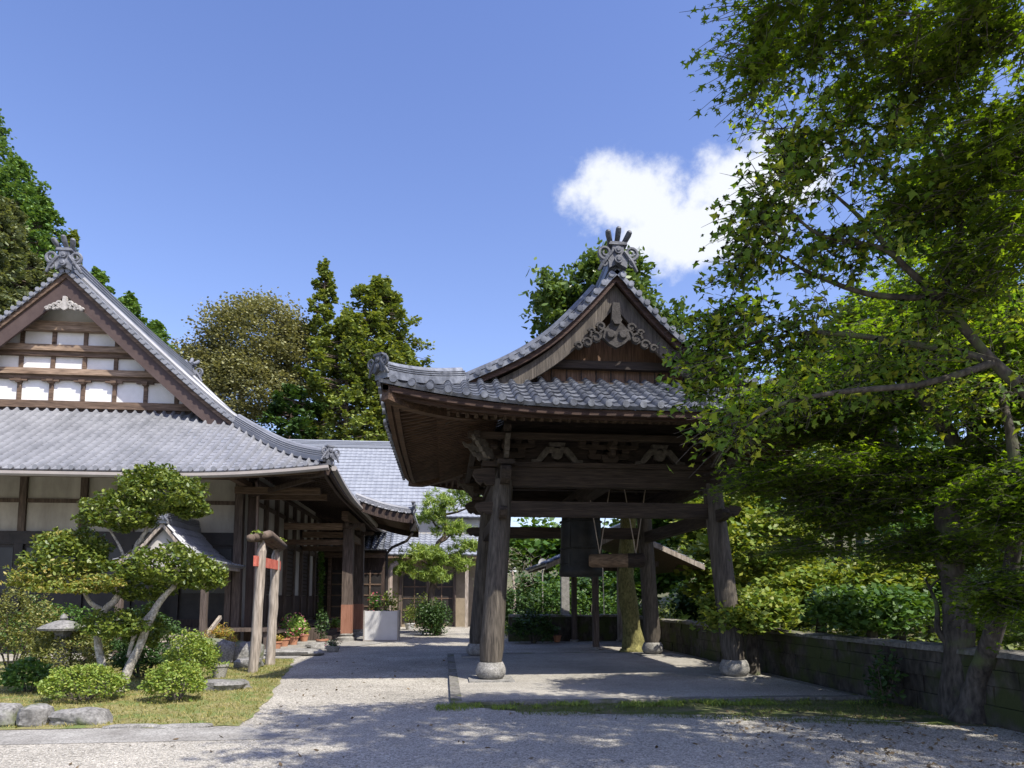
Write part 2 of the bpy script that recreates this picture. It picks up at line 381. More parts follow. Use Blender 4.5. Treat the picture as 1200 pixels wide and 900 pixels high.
def skeleton(nodes, targets, jit=.12, r0=.05, mb=None, seg=4, thick=1.0):
    """connect each target to the nearest node so far; returns the tubes"""
    mb = mb or MB()
    NP = [np.array(p, float) for p, r in nodes]; NR = [r for p, r in nodes]
    c0 = NP[0]
    T = sorted([np.array(t) for t in targets], key=lambda t: min(np.linalg.norm(t-p) for p in NP))
    for t in T:
        A = np.array(NP); dd = np.linalg.norm(A-t, axis=1) + .35*np.maximum(0, A[:, 2]-t[2])
        i = int(np.argmin(dd)); p = A[i]; L = np.linalg.norm(t-p)
        ra = min(NR[i]*.8, r0*(.35+.35*L)*thick); rb = max(ra*.35, .004)
        pts = []; rr = []
        off = rng.normal(size=3)*jit*L; off[2] -= .08*L
        for s_ in range(seg+1):
            u = s_/seg; q = p*(1-u)+t*u+off*math.sin(math.pi*u)*.8 + rng.normal(size=3)*jit*.12*L*(0 < s_ < seg)
            pts.append(q); rr.append(ra*(1-u)+rb*u)
            if s_ > 0: NP.append(q); NR.append(rr[-1])
        mb.tube(pts, rr, 5 if ra < .03 else 7, cap=False)
    return mb
def limb(path, rads, n=12, mb=None, wob=.03):
    """smooth path through points"""
    mb = mb or MB(); P = [Vector(p) for p in path]; pts = []; rr = []
    for i in range(len(P)-1):
        p0 = P[max(i-1, 0)]; p1 = P[i]; p2 = P[i+1]; p3 = P[min(i+2, len(P)-1)]
        for k in range(5):
            t = k/5
            q = .5*((2*p1)+(p2-p0)*t+(2*p0-5*p1+4*p2-p3)*t*t+(3*p1-p0-3*p2+p3)*t**3)
            pts.append(q + Vector(rng.normal(size=3))*wob*rads[i]); rr.append((rads[i]*(1-t)+rads[i+1]*t)*(1+rng.uniform(-.06, .06)))
    pts.append(P[-1]); rr.append(rads[-1])
    mb.tube(pts, rr, n)
    return mb, list(zip([tuple(p) for p in pts], rr))
def make_tree(name, label, cat, base, trunks, ells, lmat, bark, shape, size, ncl, nleaf, crad, group=None, up=.6, shell=.5,
              flat=.5, jit=.12, r0=.05, droop=0., extra=None, bn='branch', thick=1.0):
    root = thing(name, label, cat, base, group)
    mb = MB(); nodes = []
    for path, rads in trunks:
        _, nn = limb(path, rads, mb=mb); nodes += nn
    T = []; 
    for e_ in ells:
        c, r, w_ = e_ if len(e_) == 3 else (e_[0][0], e_[0][1], e_[1])
        T.append(in_ell(c, r, max(1, int(ncl*w_)), shell))
    T = np.concatenate(T)
    skeleton([nd for nd in nodes[len(nodes)//3:]] or nodes, T, jit, r0, mb, thick=thick)
    nt_ = max(3, nleaf//9); cen = T.mean(0)
    B = np.repeat(T, nt_, axis=0); Dt = rng.normal(size=B.shape); Dt[:, 2] *= flat*.8
    ow = B-np.array([trunks[0][0][-2][0], trunks[0][0][-2][1], 0])*np.array([1, 1, 0]); ow[:, 2] = 0; ow /= np.linalg.norm(ow, axis=1)[:, None]+1e-6
    Dt = Dt/np.linalg.norm(Dt, axis=1)[:, None]+ow*.45; Dt[:, 2] -= droop*.25; Lt = crad*rng.uniform(.8, 2.0 if shape == 'lobed' else 2.3, len(B)); Ee = B+Dt*Lt[:, None]; Ee[:, 2] -= .12*Lt
    Mid = (B+Ee)/2+rng.normal(size=B.shape)*.05*Lt[:, None]+np.array([0, 0, .05])*Lt[:, None]
    if size < .13 or shape == 'lobed':
        for i in range(0, len(B)): mb.tube([B[i], Mid[i], Ee[i]], [.0055, .004, .0018], 3, cap=False)
    part('trunk', mb, bark, root, smooth='all')
    per = max(2, int(round(nleaf/nt_))); tt = np.tile((np.arange(per)+.6)/per, len(B))[:, None]
    b_, m__, e_ = (np.repeat(q, per, axis=0) for q in (B, Mid, Ee))
    P = b_*(1-tt)**2+2*m__*tt*(1-tt)+e_*tt**2 + rng.normal(size=b_.shape)*np.array([1, 1, .5])*size*.5
    V, k = leafV(P, size, shape, up, droop=droop, var=.45)
    polys('crown', V, k, lmat, root)
    return root, T

# ------------------------------------------------------------------ GROUND
def sheet(name, pts, z, mat):
    mb = MB().add([(x, y, z) for x, y in pts], [tuple(range(len(pts)))])
    return solo(name, mb, mat, None, None, kind='structure')
def gravelm(name, c, sc, dark=.45, br=.9):
    m = bpy.data.materials.new(name); m.use_nodes = True; t = m.node_tree; n = t.nodes; l = t.links
    b = n['Principled BSDF']; b.inputs['Roughness'].default_value = .95; b.inputs['Specular IOR Level'].default_value = .2
    tcn = n.new('ShaderNodeTexCoord'); v = n.new('ShaderNodeTexVoronoi'); v.inputs['Scale'].default_value = sc
    l.new(tcn.outputs['Object'], v.inputs['Vector'])
    big = n.new('ShaderNodeTexNoise'); big.inputs['Scale'].default_value = .5; big.inputs['Detail'].default_value = 8; big.inputs['Roughness'].default_value = .7
    l.new(tcn.outputs['Object'], big.inputs['Vector'])
    sep = n.new('ShaderNodeSeparateColor'); l.new(v.outputs['Color'], sep.inputs[0])
    mr_ = n.new('ShaderNodeMapRange'); l.new(sep.outputs[0], mr_.inputs[0]); mr_.inputs[3].default_value = dark; mr_.inputs[4].default_value = 1.5
    mr2 = n.new('ShaderNodeMapRange'); l.new(big.outputs['Fac'], mr2.inputs[0]); mr2.inputs[1].default_value = .3; mr2.inputs[2].default_value = .7
    mr2.inputs[3].default_value = .62; mr2.inputs[4].default_value = 1.12
    mu = n.new('ShaderNodeMath'); mu.operation = 'MULTIPLY'; l.new(mr_.outputs[0], mu.inputs[0]); l.new(mr2.outputs[0], mu.inputs[1])
    mx = n.new('ShaderNodeMix'); mx.data_type = 'RGBA'; mx.blend_type = 'MULTIPLY'; mx.inputs[0].default_value = 1
    mx.inputs[6].default_value = (*c, 1); l.new(mu.outputs[0], mx.inputs[7]); l.new(mx.outputs[2], b.inputs['Base Color'])
    bp = n.new('ShaderNodeBump'); bp.inputs['Strength'].default_value = br; bp.inputs['Distance'].default_value = .012; bp.invert = True
    l.new(v.outputs['Distance'], bp.inputs['Height']); l.new(bp.outputs[0], b.inputs['Normal'])
    return m
gravel = gravelm('pale_gravel', (.39, .365, .31), 55)
gravel_f = gravelm('fine_swept_gravel', (.35, .33, .285), 90, .6, .6)
soil = M('ground_soil', (.10, .085, .05), (.17, .16, .08), 1.5, 1, .5, 12, moss=(.07, .09, .03), mossamt=.5, fine=15)
lawn = M('dry_lawn_soil', (.17, .16, .06), (.30, .26, .12), 1.8, 1, .6, 30, moss=(.13, .17, .05), mossamt=.6, fine=20)
mossm = M('mossy_soil', (.075, .085, .03), (.20, .175, .11), 2.5, 1, .6, 30, moss=(.075, .10, .022), mossamt=.6, fine=25)
# terrain: one sheet with hills behind
def hz(x, y):
    h = 0.0
    d = -x-.35*y+2   # left rear hill
    if y > 42: h += max(0, min(1, (y-42)/45.))**1.2*16*(1/(1+math.exp((x+12)/6)))
    if x > 9 and y > 5: h += max(0, (x-11))*.30*min(1, (y-5)/12)*(1 if x < 60 else 60/x)
    if y > 60: h += (1-math.exp(-(y-60)/60))*7
    return h
mb = MB(); xs = [-400, -200, -120, -80, -60, -50, -40, -32, -26, -20, -14, -8, -2, 4, 9, 12, 16, 22, 30, 40, 55, 80, 140, 400]
ys = [-300, -60, -20, -5, 5, 12, 20, 30, 42, 48, 55, 62, 70, 80, 95, 120, 180, 300, 600]
mb.grid([(x, y, hz(x, y)) for x in xs for y in ys], len(xs), len(ys))
solo('ground', mb, soil, None, None, kind='structure', smooth='all')
sheet('gravel_courtyard', [(-30, -12), (6.9, -12), (6.9, 25), (5, 45), (-9, 45), (-9, 36), (-30, 36)], .004, gravel)
sheet('kerb_path', [(-30, 7.95), (-1.6, 8.15), (-2.45, 8.98), (-30, 9.08)], .008, concrete)
def ragged(poly, amp=.10, step=.28, fr=1.7):
    o_ = []
    for i, p in enumerate(poly):
        q = poly[(i+1) % len(poly)]; L = math.hypot(q[0]-p[0], q[1]-p[1]); n_ = max(1, int(L/step)); n_ = min(n_, 120)
        for k in range(n_):
            x = p[0]+(q[0]-p[0])*k/n_; y = p[1]+(q[1]-p[1])*k/n_; v = mnoise.noise_vector(Vector((x*fr, y*fr, 1.7)))*amp+mnoise.noise_vector(Vector((x*6, y*6, 5.7)))*amp*.5
            o_.append((x+v.x, y+v.y))
    return o_
bed = [(-14, 9.1), (-2.5, 9.0), (-2.55, 10.2), (-2.9, 12.2), (-3.2, 14.2), (-3.55, 16.6), (-3.9, 18.6), (-14, 18.6)]
sheet('lawn', ragged(bed, .12), .012, lawn)
moss_poly = [(.9, 9.75), (2.2, 9.45), (3.6, 9.2), (5.2, 8.9), (6.6, 8.3), (6.85, 8.0), (6.85, 10.3), (3, 10.34), (.35, 10.34), (.3, 10.0)]
sheet('moss_strip', ragged(moss_poly[:5], .25)[:-12]+[(6.85, 8.0), (6.85, 10.34), (.3, 10.34)], .008, mossm)
sheet('stone_paving', [(-9, 18.7), (-3.95, 18.7), (-3.75, 21), (-2.2, 24.6), (-1.2, 27.5), (-1.2, 31), (-9, 31)], .016, concrete)

# platform under the tower
mb = MB(); x0, x1, y0, y1 = .12, 6.62, 10.35, 19.3
mb.box((x0+.17, y0+.17, 0), (x1-.17, y1-.17, .055))
o = solo('stone_platform', mb, gravel_f, 'low gravel topped stone platform carrying the bell tower', 'platform')
for i in range(8):
    a = x0 + (x1-x0)*i/8; b = x0+(x1-x0)*(i+1)/8-.008
    part('edge_stone', MB().box((a, y0, 0), (b, y0+.168, .06+rng.uniform(-.006, .008))), stone_cap, o)
    part('edge_stone', MB().box((a, y1-.168, 0), (b, y1, .06+rng.uniform(-.006, .008))), stone_cap, o)
for i in range(9):
    a = y0+.17+(y1-y0-.34)*i/9; b = y0+.17+(y1-y0-.34)*(i+1)/9-.008
    part('edge_stone', MB().box((x0, a, 0), (x0+.168, b, .06+rng.uniform(-.006, .008))), stone_cap, o)
    part('edge_stone', MB().box((x1-.168, a, 0), (x1, b, .06+rng.uniform(-.006, .008))), stone_cap, o)

# ------------------------------------------------------------------ ROOFS
TP = np.array([(0, .0), (.045, -.014), (.10, -.016), (.15, -.004), (.168, .03), (.19, .062), (.225, .076), (.26, .062), (.284, .03), (.3, .0)])
TP2 = np.array([(0, -.004), (.02, -.016), (.17, -.016), (.188, .02), (.2, .062), (.235, .088), (.27, .062), (.282, .02), (.29, .0), (.3, .0)])
def tiles(mb, S, u0, u1, vmax, du=.3, dv=.27, disc=True, out_dir=(0, -1, 0), hgt=1.0, flush=False):
    """S(u,v)->(x,y,z) arrays; ribs along v from the eave up; every tile its own island"""
    nr = int(round((u1-u0)/du)); du = (u1-u0)/nr; PR_ = TP2 if flush else TP; prof = PR_.copy(); prof[:, 0] *= du/.3; prof[:, 1] *= hgt
    k = len(prof)
    def P(u, v, off):
        e = .02; a = S(u, v); b = S(u, v+e) - a; c = S(u+e, v)-a
        n_ = np.cross(c, b); n_ /= np.linalg.norm(n_, axis=1)[:, None]+1e-12; n_ *= np.sign(n_[:, 2])[:, None]
        return a + n_*off[:, None]
    for i in range(nr):
        us = np.clip(u0+i*du+prof[:, 0], u0+1e-4, u1-1e-4); vm = vmax(us); top = vm.max(); nj = int(math.ceil(top/dv))
        j = 0
        while j*dv < top-.02:
            lo = np.minimum(j*dv, vm); hi = np.minimum((j+1)*dv+.012, vm)
            jz = rng.uniform(-.004, .006)
            lip = np.where(PR_[:, 1] > .01, .003, .011) if flush else .030
            if flush: jz *= .15
            a = P(us, lo, prof[:, 1]-.03); b = P(us, lo, prof[:, 1]+lip+jz); c = P(us, hi, prof[:, 1]+jz*.5)
            if j == 0: a = P(us, lo, prof[:, 1]*0-.045)
            V = np.concatenate([a, b, c]); fs = []
            for r in range(2):
                for q in range(k-1): fs.append((r*k+q, r*k+q+1, (r+1)*k+q+1, (r+1)*k+q))
            mb.add(V, fs); j += 1
        if disc and vm[6] > .1:
            ci = 5 if flush else 6; c = Vector(P(us[ci:ci+1], np.zeros(1), np.array([.045]))[0]); o_ = Vector(out_dir)
            mb.tube([c - o_*.03, c + o_*.035, c + o_*.036, c + o_*.018], [.062*hgt, .062*hgt, .045*hgt, .042*hgt], 10)
            mb.tube([c + o_*.018, c + o_*.032], [.022*hgt, .016*hgt], 6)
def ridge_prof(w_, h_, cap=.07):
    p = [(-w_/2-.03, -.1), (-w_/2-.03, h_*.12)]
    nL = 3
    for i in range(nL):
        a = h_*(.12+.2*i); s_ = 1-.1*i
        p += [(-w_/2*s_, a+.02), (-w_/2*s_, a+h_*.13), (-w_/2*s_-.02, a+h_*.14), (-w_/2*s_-.02, a+h_*.2)]
    for i in range(7):
        t = math.pi*i/6; p.append((-cap*math.cos(t)*1.1, h_*.76+cap*math.sin(t)*1.1))
    L = p[:-7]; p += [(-a, b) for a, b in reversed(L)]
    return p
def onigawara(c, sc, mat, parent, out_dir=(0, -1, 0), horns=True, name='ridge_ornament'):
    """ridge-end ornament: face plate, two curls, boss and three round horn tiles"""
    c = Vector(c); o_ = Vector(out_dir).normalized(); sd = Vector((0, 0, 1)).cross(o_).normalized()
    fn = lambda a, b, t: c + sd*a*sc + Vector((0, 0, 1))*b*sc + o_*t*sc
    mb = MB()
    mb.prism([(-.28, -.25), (-.33, .05), (-.2, .28), (-.17, .5), (.17, .5), (.2, .28), (.33, .05), (.28, -.25), (0, -.1)], fn, -.1, .1)
    for s_ in (-1, 1):
        pts = []; rr = []
        for i in range(22):
            a = i/21*math.pi*2.9; r_ = .235*(1-i/21*.8)
            pts.append(fn(s_*(.42+.0+math.cos(a-1.9)*r_), .23+math.sin(a-1.9)*r_, .1)); rr.append(.066*sc*(1-.35*i/21))
        mb.tube(pts, rr, 7)
        pts = []; rr = []
        for i in range(16):
            a = i/15*math.pi*2.6; r_ = .13*(1-i/15*.8)
            pts.append(fn(s_*(.46+math.cos(a+.4)*r_), -.12+math.sin(a+.4)*r_, .08)); rr.append(.04*sc)
        mb.tube(pts, rr, 6)
        mb.tube([fn(s_*.2, .28, .1), fn(s_*.45, -.05, .09), fn(s_*.62, -.34, .05)], [.07*sc, .08*sc, .05*sc], 7)
    mb.tube([fn(0, .32, 0), fn(0, .32, .17)], .12*sc, 12); mb.tube([fn(0, .32, .17), fn(0, .32, .2)], [.08*sc, .05*sc], 10)
    mb.tube([fn(0, .0, 0), fn(0, .0, .2)], .13*sc, 12); mb.tube([fn(0, .0, .2), fn(0, .0, .23)], [.09*sc, .06*sc], 10)
    mb.prism([(-.3, .5), (-.26, .6), (.26, .6), (.3, .5)], fn, -.14, .14)
    if horns:
        for a in (-1, 0, 1):
            mb.tube([fn(a*.19, .56, -.3), fn(a*.24, .66+.05*(a == 0), .0), fn(a*.32, .80+.10*(a == 0), .16), fn(a*.35, .88+.12*(a == 0), .22), fn(a*.36, .92+.12*(a == 0), .24)], [.085*sc, .085*sc, .095*sc, .085*sc, .04*sc], 12)
    return part(name, mb, mat, parent, smooth=True)

def hip_gable(root, cx, cy, hw, hd, z0, prof, lift, RL, Gv, G, tile, orn, barge, soff, fasc, raft_sp, D, tile_dv=.27,
              raft=(.06, .08), orn_sc=1., ridge_h=.5, hipw=.26, hiph=.19, verge_r=.06, bargew=.4, bargemat2=None, gutter_mat=None,
              tiers=2, thg=1.0):
    pd = np.array([p[0] for p in prof]); ph = np.array([p[1] for p in prof])
    H = lambda d: np.interp(d, pd, ph)
    # smooth the profile
    fine = np.linspace(0, pd[-1], 60); hf = H(fine)
    for _ in range(10): hf[1:-1] = (hf[:-2]+2*hf[1:-1]+hf[2:])/4
    H = lambda d: np.interp(d, fine, hf)
    LF = lambda ds, df: lift*np.maximum(0, 1-(ds+df)/RL)**2
    def zs(x, y, side):
        ds = hw-np.abs(x); df = hd-np.abs(y)
        return z0 + H(df if not side else ds) + LF(ds, np.where(df > Gv+.01, 99, df) if side else df)
    def Sf(sg):
        return lambda u, v: np.stack([cx+u, cy+sg*(hd-v), zs(u, hd-v, False)], 1)
    def Ss(sg):
        return lambda u, v: np.stack([cx+sg*(hw-v), cy+u, zs(hw-v, u, True)], 1)
    mb = MB()
    for sg in (-1, 1):
        tiles(mb, Sf(sg), -hw, hw, lambda u: np.minimum(G, hw-np.abs(u)), dv=tile_dv, out_dir=(0, sg, 0), hgt=thg, flush=thg > 1)
        yv = hd-Gv
        tiles(mb, Ss(sg), -hd, -yv, lambda u: np.minimum(hd-np.abs(u), Gv), dv=tile_dv, out_dir=(sg, 0, 0), hgt=thg, flush=thg > 1)
        tiles(mb, Ss(sg), -yv, yv, lambda u: np.full(u.shape, hw-.02), dv=tile_dv, out_dir=(sg, 0, 0), hgt=thg, flush=thg > 1)
        tiles(mb, Ss(sg), yv, hd, lambda u: np.minimum(hd-np.abs(u), Gv), dv=tile_dv, out_dir=(sg, 0, 0), hgt=thg, flush=thg > 1)
    roof = part('roof', mb, tile, root, smooth=True)
    yv = hd-Gv; zr = z0+H(hw)
    # main ridge
    path = [(cx, cy+t*(yv+.05), zr+.02+.10*abs(t)**2) for t in np.linspace(-1, 1, 15)]
    part('main_ridge', MB().sweep(ridge_prof(.34*orn_sc**.5, ridge_h), path), tile, roof, smooth=True)
    for sg in (-1, 1):
        onigawara((cx, cy+sg*(yv+.12), zr+.05+.1), orn_sc, orn, roof, (0, sg, 0))
        for sx in (-1, 1):
            # hip ridge from the corner up to the verge foot, turning up at the end
            pts = []
            for t in np.linspace(0.02, 1, 16):
                d = Gv*t*1.02
                pts.append((cx+sx*(hw-d), cy+sg*(hd-d), z0+float(H(d))+float(LF(d, d))+.06+.05*(1-t)**3))
            part('hip_ridge', MB().sweep(ridge_prof(hipw, hiph), pts), tile, roof, smooth=True)
            p = Vector(pts[0]); od = Vector((sx, sg, 0)).normalized()
            onigawara(p+od*.03+Vector((0, 0, .08)), .50*orn_sc**.5, orn, roof, od, horns=False, name='hip_ornament')
            # descending ridge beside the verge
            pts = []
            for d in np.linspace(Gv*1.0, hw-.25, 22):
                pts.append((cx+sx*(hw-d), cy+sg*(yv-.38), z0+float(H(d))+.06))
            part('verge_ridge', MB().sweep(ridge_prof(.16, .17), pts), tile, roof, smooth=True)
            # verge tiles
            mv = MB(); ln = 0; dcur = Gv*.93
            while dcur < hw-.04:
                x = cx+sx*(hw-dcur); z = z0+float(H(dcur))+.045
                mv.tube([(x, cy+sg*(yv-.32), z), (x, cy+sg*(yv+.13), z-.01), (x, cy+sg*(yv+.131), z-.01), (x, cy+sg*(yv+.11), z-.01)], [verge_r, verge_r, verge_r*.72, verge_r*.68], 10)
                mv.tube([(x, cy+sg*(yv+.11), z-.01), (x, cy+sg*(yv+.125), z-.01)], [verge_r*.38, verge_r*.25], 7)
                # hanging side plate of the verge tile
                sl = (float(H(dcur+.05))-float(H(dcur-.05)))/.1; st = .235/math.sqrt(1+sl*sl)
                x2 = cx+sx*(hw-dcur-st); z2 = z0+float(H(min(dcur+st, hw)))+.02
                mv.bar((x, cy+sg*(yv+.085), z-.06), (x2, cy+sg*(yv+.085), z2-.03), .022, .085)
                mv.bar((x, cy+sg*(yv-.1), z-.03), (x2, cy+sg*(yv-.1), z2-.005), .36, .03)
                dcur += st
            part('verge_tile', mv, tile, roof, smooth=True)
            # barge board
            top = []; bot = []; top2 = []; bot2 = []; sof = []
            for d in np.linspace(Gv*.80, hw, 26):
                x = cx+sx*(hw-d); z = z0+float(H(d)); f = 1+.35*max(0, 1-(d-Gv*.8)/.8)
                slp = (float(H(min(d+.1, hw)))-float(H(d-.1)))/(min(d+.1, hw)-d+.1); cs = math.sqrt(1+slp*slp)
                top.append((x, cy+sg*(yv+.02), z-.035)); bot.append((x, cy+sg*(yv+.02), z-.035-.14*cs*(.8 if bargemat2 else 1)))
                if bargemat2: top2.append((x, cy+sg*(yv-.12), z-.2)); bot2.append((x, cy+sg*(yv-.12), z-.22-bargew*cs*(.92+.12*(d/hw))*f*.9))
                else: top2.append((x, cy+sg*(yv-.05), z-.1)); bot2.append((x, cy+sg*(yv-.05), z-.1-bargew*cs*f))
                sof.append((x, cy+sg*(yv-.04), z-.05)); 
            part('barge_trim', MB().strip(top, bot, (0, -sg*.07, 0)), fasc, root)
            part('barge_board', MB().strip(top2, bot2, (0, -sg*.08, 0)), bargemat2 or barge, root)
            b2 = [(p[0], p[1]-sg*(G-Gv+.1), p[2]) for p in sof]
            part('verge_soffit', MB().strip(sof, b2, (0, 0, -.03)), soff, root)
    # eaves: fascia boards, soffit, rafters, hip rafters
    inc = .30
    def zu(ds, df): return z0-.13 + inc*np.minimum(np.minimum(ds, df), D) + LF(ds, df)
    for sg in (-1, 1):
        for ax in (0, 1):
            A, B = (hw, hd) if ax == 0 else (hd, hw)
            def pt(a, d, dz):   # a along, d inward distance
                z = float(zu(A-abs(a), d))+dz if ax == 0 else float(zu(d, A-abs(a)))+dz
                return (cx+a, cy+sg*(B-d), z) if ax == 0 else (cx+sg*(B-d), cy+a, z)
            T = np.linspace(-1, 1, 33)
            f1 = [pt(t*(A-.06), .06, .07) for t in T]; f2 = [pt(t*(A-.06), .06, -.03) for t in T]
            tv = (0, -sg*.09, 0) if ax == 0 else (-sg*.09, 0, 0)
            part('eave_fascia', MB().strip(f1, f2, tv), fasc if ax == 0 else soff, root)
            f1 = [pt(t*(A-.20), .20, .0) for t in T]; f2 = [pt(t*(A-.20), .20, -.10) for t in T]
            part('eave_batten', MB().strip(f1, f2, tv), fasc if ax == 0 else soff, root)
            # soffit boarding
            V = []; nd = 7
            for t in T:
                for q in range(nd):
                    d = .1+(D-.1)*q/(nd-1); V.append(pt(t*(A-d), d, 0.0))
            part('soffit', MB().grid(V, len(T), nd), soff, root)
            # rafters
            mr_ = MB(); n_ = int(2*(A-.3)/raft_sp)
            for i in range(n_+1):
                a = -(A-.3)+i*2*(A-.3)/n_; dm = min(D, A-abs(a)-.02)
                if dm > .4: mr_.bar(pt(a, .28, -.045), pt(a, min(dm, D), -.045), raft[0], raft[1])
                if tiers > 1 and dm > 1.0: mr_.bar(pt(a, .95, -.15), pt(a, dm, -.15), raft[0], raft[1]*1.1)
            part('rafters', mr_, soff if ax else w_soffy, root)
            if tiers > 1:
                f1 = [pt(t*(A-.98), .98, -.05) for t in T]; f2 = [pt(t*(A-.98), .98, -.11) for t in T]
                part('rafter_batten', MB().strip(f1, f2, tv), soff, root)
            if gutter_mat:
                g = MB(); gp = [(-.06, .05), (-.075, -.03), (-.04, -.08), (.04, -.08), (.075, -.03), (.06, .05)]
                g.sweep(gp, [pt(t*(A-.05), -.08, .02) for t in T]); part('gutter', g, gutter_mat, root)
    for sx in (-1, 1):
        for sg in (-1, 1):
            p = [(cx+sx*(hw-d), cy+sg*(hd-d), float(zu(d, d))-.10+.04*(d < .3)) for d in np.linspace(.1, D, 8)]
            part('hip_rafter', MB().sweep([(-.09, -.13), (.09, -.13), (.09, .09), (-.09, .09)], p), soff, root)
    return H, zu, zr, roof

# ------------------------------------------------------------------ BELL TOWER
CX, CY = 3.3, 15.75
bt = thing('bell_tower', 'open timber bell tower with grey tiled hip and gable roof on four leaning posts', 'bell tower', (CX, CY, .1))
prof_b = [(0, 0), (.7, .40), (1.45, .81), (2.29, 1.20), (2.78, 1.48), (3.28, 1.86), (3.75, 2.34), (4.1, 2.74), (4.4, 3.10)]
Hb, zub, zrb, _ = hip_gable(bt, CX, CY, 4.4, 4.55, 4.86, prof_b, .36, 3.6, 1.38, 1.95, tile_b, tile_o, w_dark, w_soff, w_fasc,
    .17, 2.15, orn_sc=.61, ridge_h=.34, bargew=.30, bargemat2=w_post)
POSTS = []
for sx in (-1, 1):
    for sy in (-1, 1):
        bx, by = CX+sx*2.4, CY+sy*2.65; tx, ty = CX+sx*2.14, CY+sy*2.39
        POSTS.append((sx, sy, bx, by, tx, ty))
        st = part('base_stone', MB().box((bx-.42, by-.4, .05), (bx+.42, by+.4, .085)), stone, bt)
        part('round_plinth', MB().lathe((bx, by, .085), [(.20, 0), (.25, .03), (.285, .10), (.29, .16), (.265, .24), (.24, .29), (.225, .31)], 24), stone, st, smooth=True)
        b = Vector((bx, by, .39)); t = Vector((tx, ty, 3.92)); pts = []; rr = []
        for i in range(13):
            u = i/12; pts.append(b.lerp(t, u)); rr.append(.225-.03*u+(.012 if i == 1 else 0)-(.018 if i == 0 else 0))
        part('post', MB().tube(pts, rr, 20), w_post, bt, smooth=True)
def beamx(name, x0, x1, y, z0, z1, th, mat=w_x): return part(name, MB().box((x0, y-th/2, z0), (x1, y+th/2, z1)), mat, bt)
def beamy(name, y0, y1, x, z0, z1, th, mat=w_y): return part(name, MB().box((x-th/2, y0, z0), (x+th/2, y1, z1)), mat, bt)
def lerp_off(z): return (z-.39)/3.53*.26
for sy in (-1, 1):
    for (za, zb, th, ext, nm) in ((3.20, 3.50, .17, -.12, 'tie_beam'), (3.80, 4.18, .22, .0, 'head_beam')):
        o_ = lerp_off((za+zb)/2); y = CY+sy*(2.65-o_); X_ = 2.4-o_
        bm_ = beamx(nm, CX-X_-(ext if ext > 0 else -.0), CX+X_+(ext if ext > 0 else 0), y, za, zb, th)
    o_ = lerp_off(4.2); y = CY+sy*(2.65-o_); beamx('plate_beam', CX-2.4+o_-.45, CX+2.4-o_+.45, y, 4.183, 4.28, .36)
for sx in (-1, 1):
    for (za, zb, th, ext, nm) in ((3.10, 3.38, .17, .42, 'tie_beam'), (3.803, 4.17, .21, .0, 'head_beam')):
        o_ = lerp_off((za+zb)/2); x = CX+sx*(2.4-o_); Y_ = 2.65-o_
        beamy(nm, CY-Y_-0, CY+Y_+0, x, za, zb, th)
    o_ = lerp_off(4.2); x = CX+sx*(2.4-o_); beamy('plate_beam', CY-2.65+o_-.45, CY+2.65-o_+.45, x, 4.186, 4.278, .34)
# carved nosings past the posts
def nosing(c, d, L, h, th, mat=w_x, parent=bt, name='carved_nosing'):
    c = Vector(c); d = Vector(d); sd = Vector((0, 0, 1)).cross(d)
    poly = [(0, -h/2), (L*.35, -h/2), (L*.5, -h*.32), (L*.62, -h*.45), (L*.8, -h*.30), (L*.9, -h*.05), (L, h*.12), (L*.93, h*.36), (L*.75, h*.42), (L*.6, h/2), (0, h/2)]
    return part(name, MB().prism(poly, lambda a, b, t: c+d*a+Vector((0, 0, b))+sd*t, -th/2, th/2), mat, parent)
for (sx, sy, bx, by, tx, ty) in POSTS:
    o1 = lerp_off(4.0); o2 = lerp_off(3.3)
    nosing((tx+sx*.17, CY+sy*(2.65-o1), 3.99), (sx, 0, 0), .45, .34, .19); nosing((CX+sx*(2.4-o1), ty+sy*.17, 3.99), (0, sy, 0), .45, .34, .19, w_y)
    nosing((CX+sx*(2.4-o2)+sx*.17, CY+sy*(2.65-o2), 3.36), (sx, 0, 0), .36, .24, .15); nosing((CX+sx*(2.4-o2), CY+sy*(2.65-o2)+sy*.18, 3.24), (0, sy, 0), .36, .24, .15, w_y)
# brackets
def block(mb, c, w_, h):
    c = Vector(c); a = w_/2; b = w_*.34
    mb.add([(c.x-b, c.y-b, c.z), (c.x+b, c.y-b, c.z), (c.x+b, c.y+b, c.z), (c.x-b, c.y+b, c.z),
            (c.x-a, c.y-a, c.z+h*.45), (c.x+a, c.y-a, c.z+h*.45), (c.x+a, c.y+a, c.z+h*.45), (c.x-a, c.y+a, c.z+h*.45),
            (c.x-a, c.y-a, c.z+h), (c.x+a, c.y-a, c.z+h), (c.x+a, c.y+a, c.z+h), (c.x-a, c.y+a, c.z+h)],
           [(3, 2, 1, 0), (8, 9, 10, 11)]+[(i, (i+1) % 4, 4+(i+1) % 4, 4+i) for i in range(4)]+[(4+i, 4+(i+1) % 4, 8+(i+1) % 4, 8+i) for i in range(4)])
def arm(mb, c, d, L, h, th):
    c = Vector(c); d = Vector(d).normalized(); sd = Vector((0, 0, 1)).cross(d)
    poly = [(-L, h*.45), (-L*.93, h*.15), (-L*.75, 0.0), (L*.75, 0), (L*.93, h*.15), (L, h*.45), (L, h), (-L, h)]
    mb.prism(poly, lambda a, b, t: c+d*a+Vector((0, 0, b))+sd*t, -th/2, th/2)
zp = 4.283
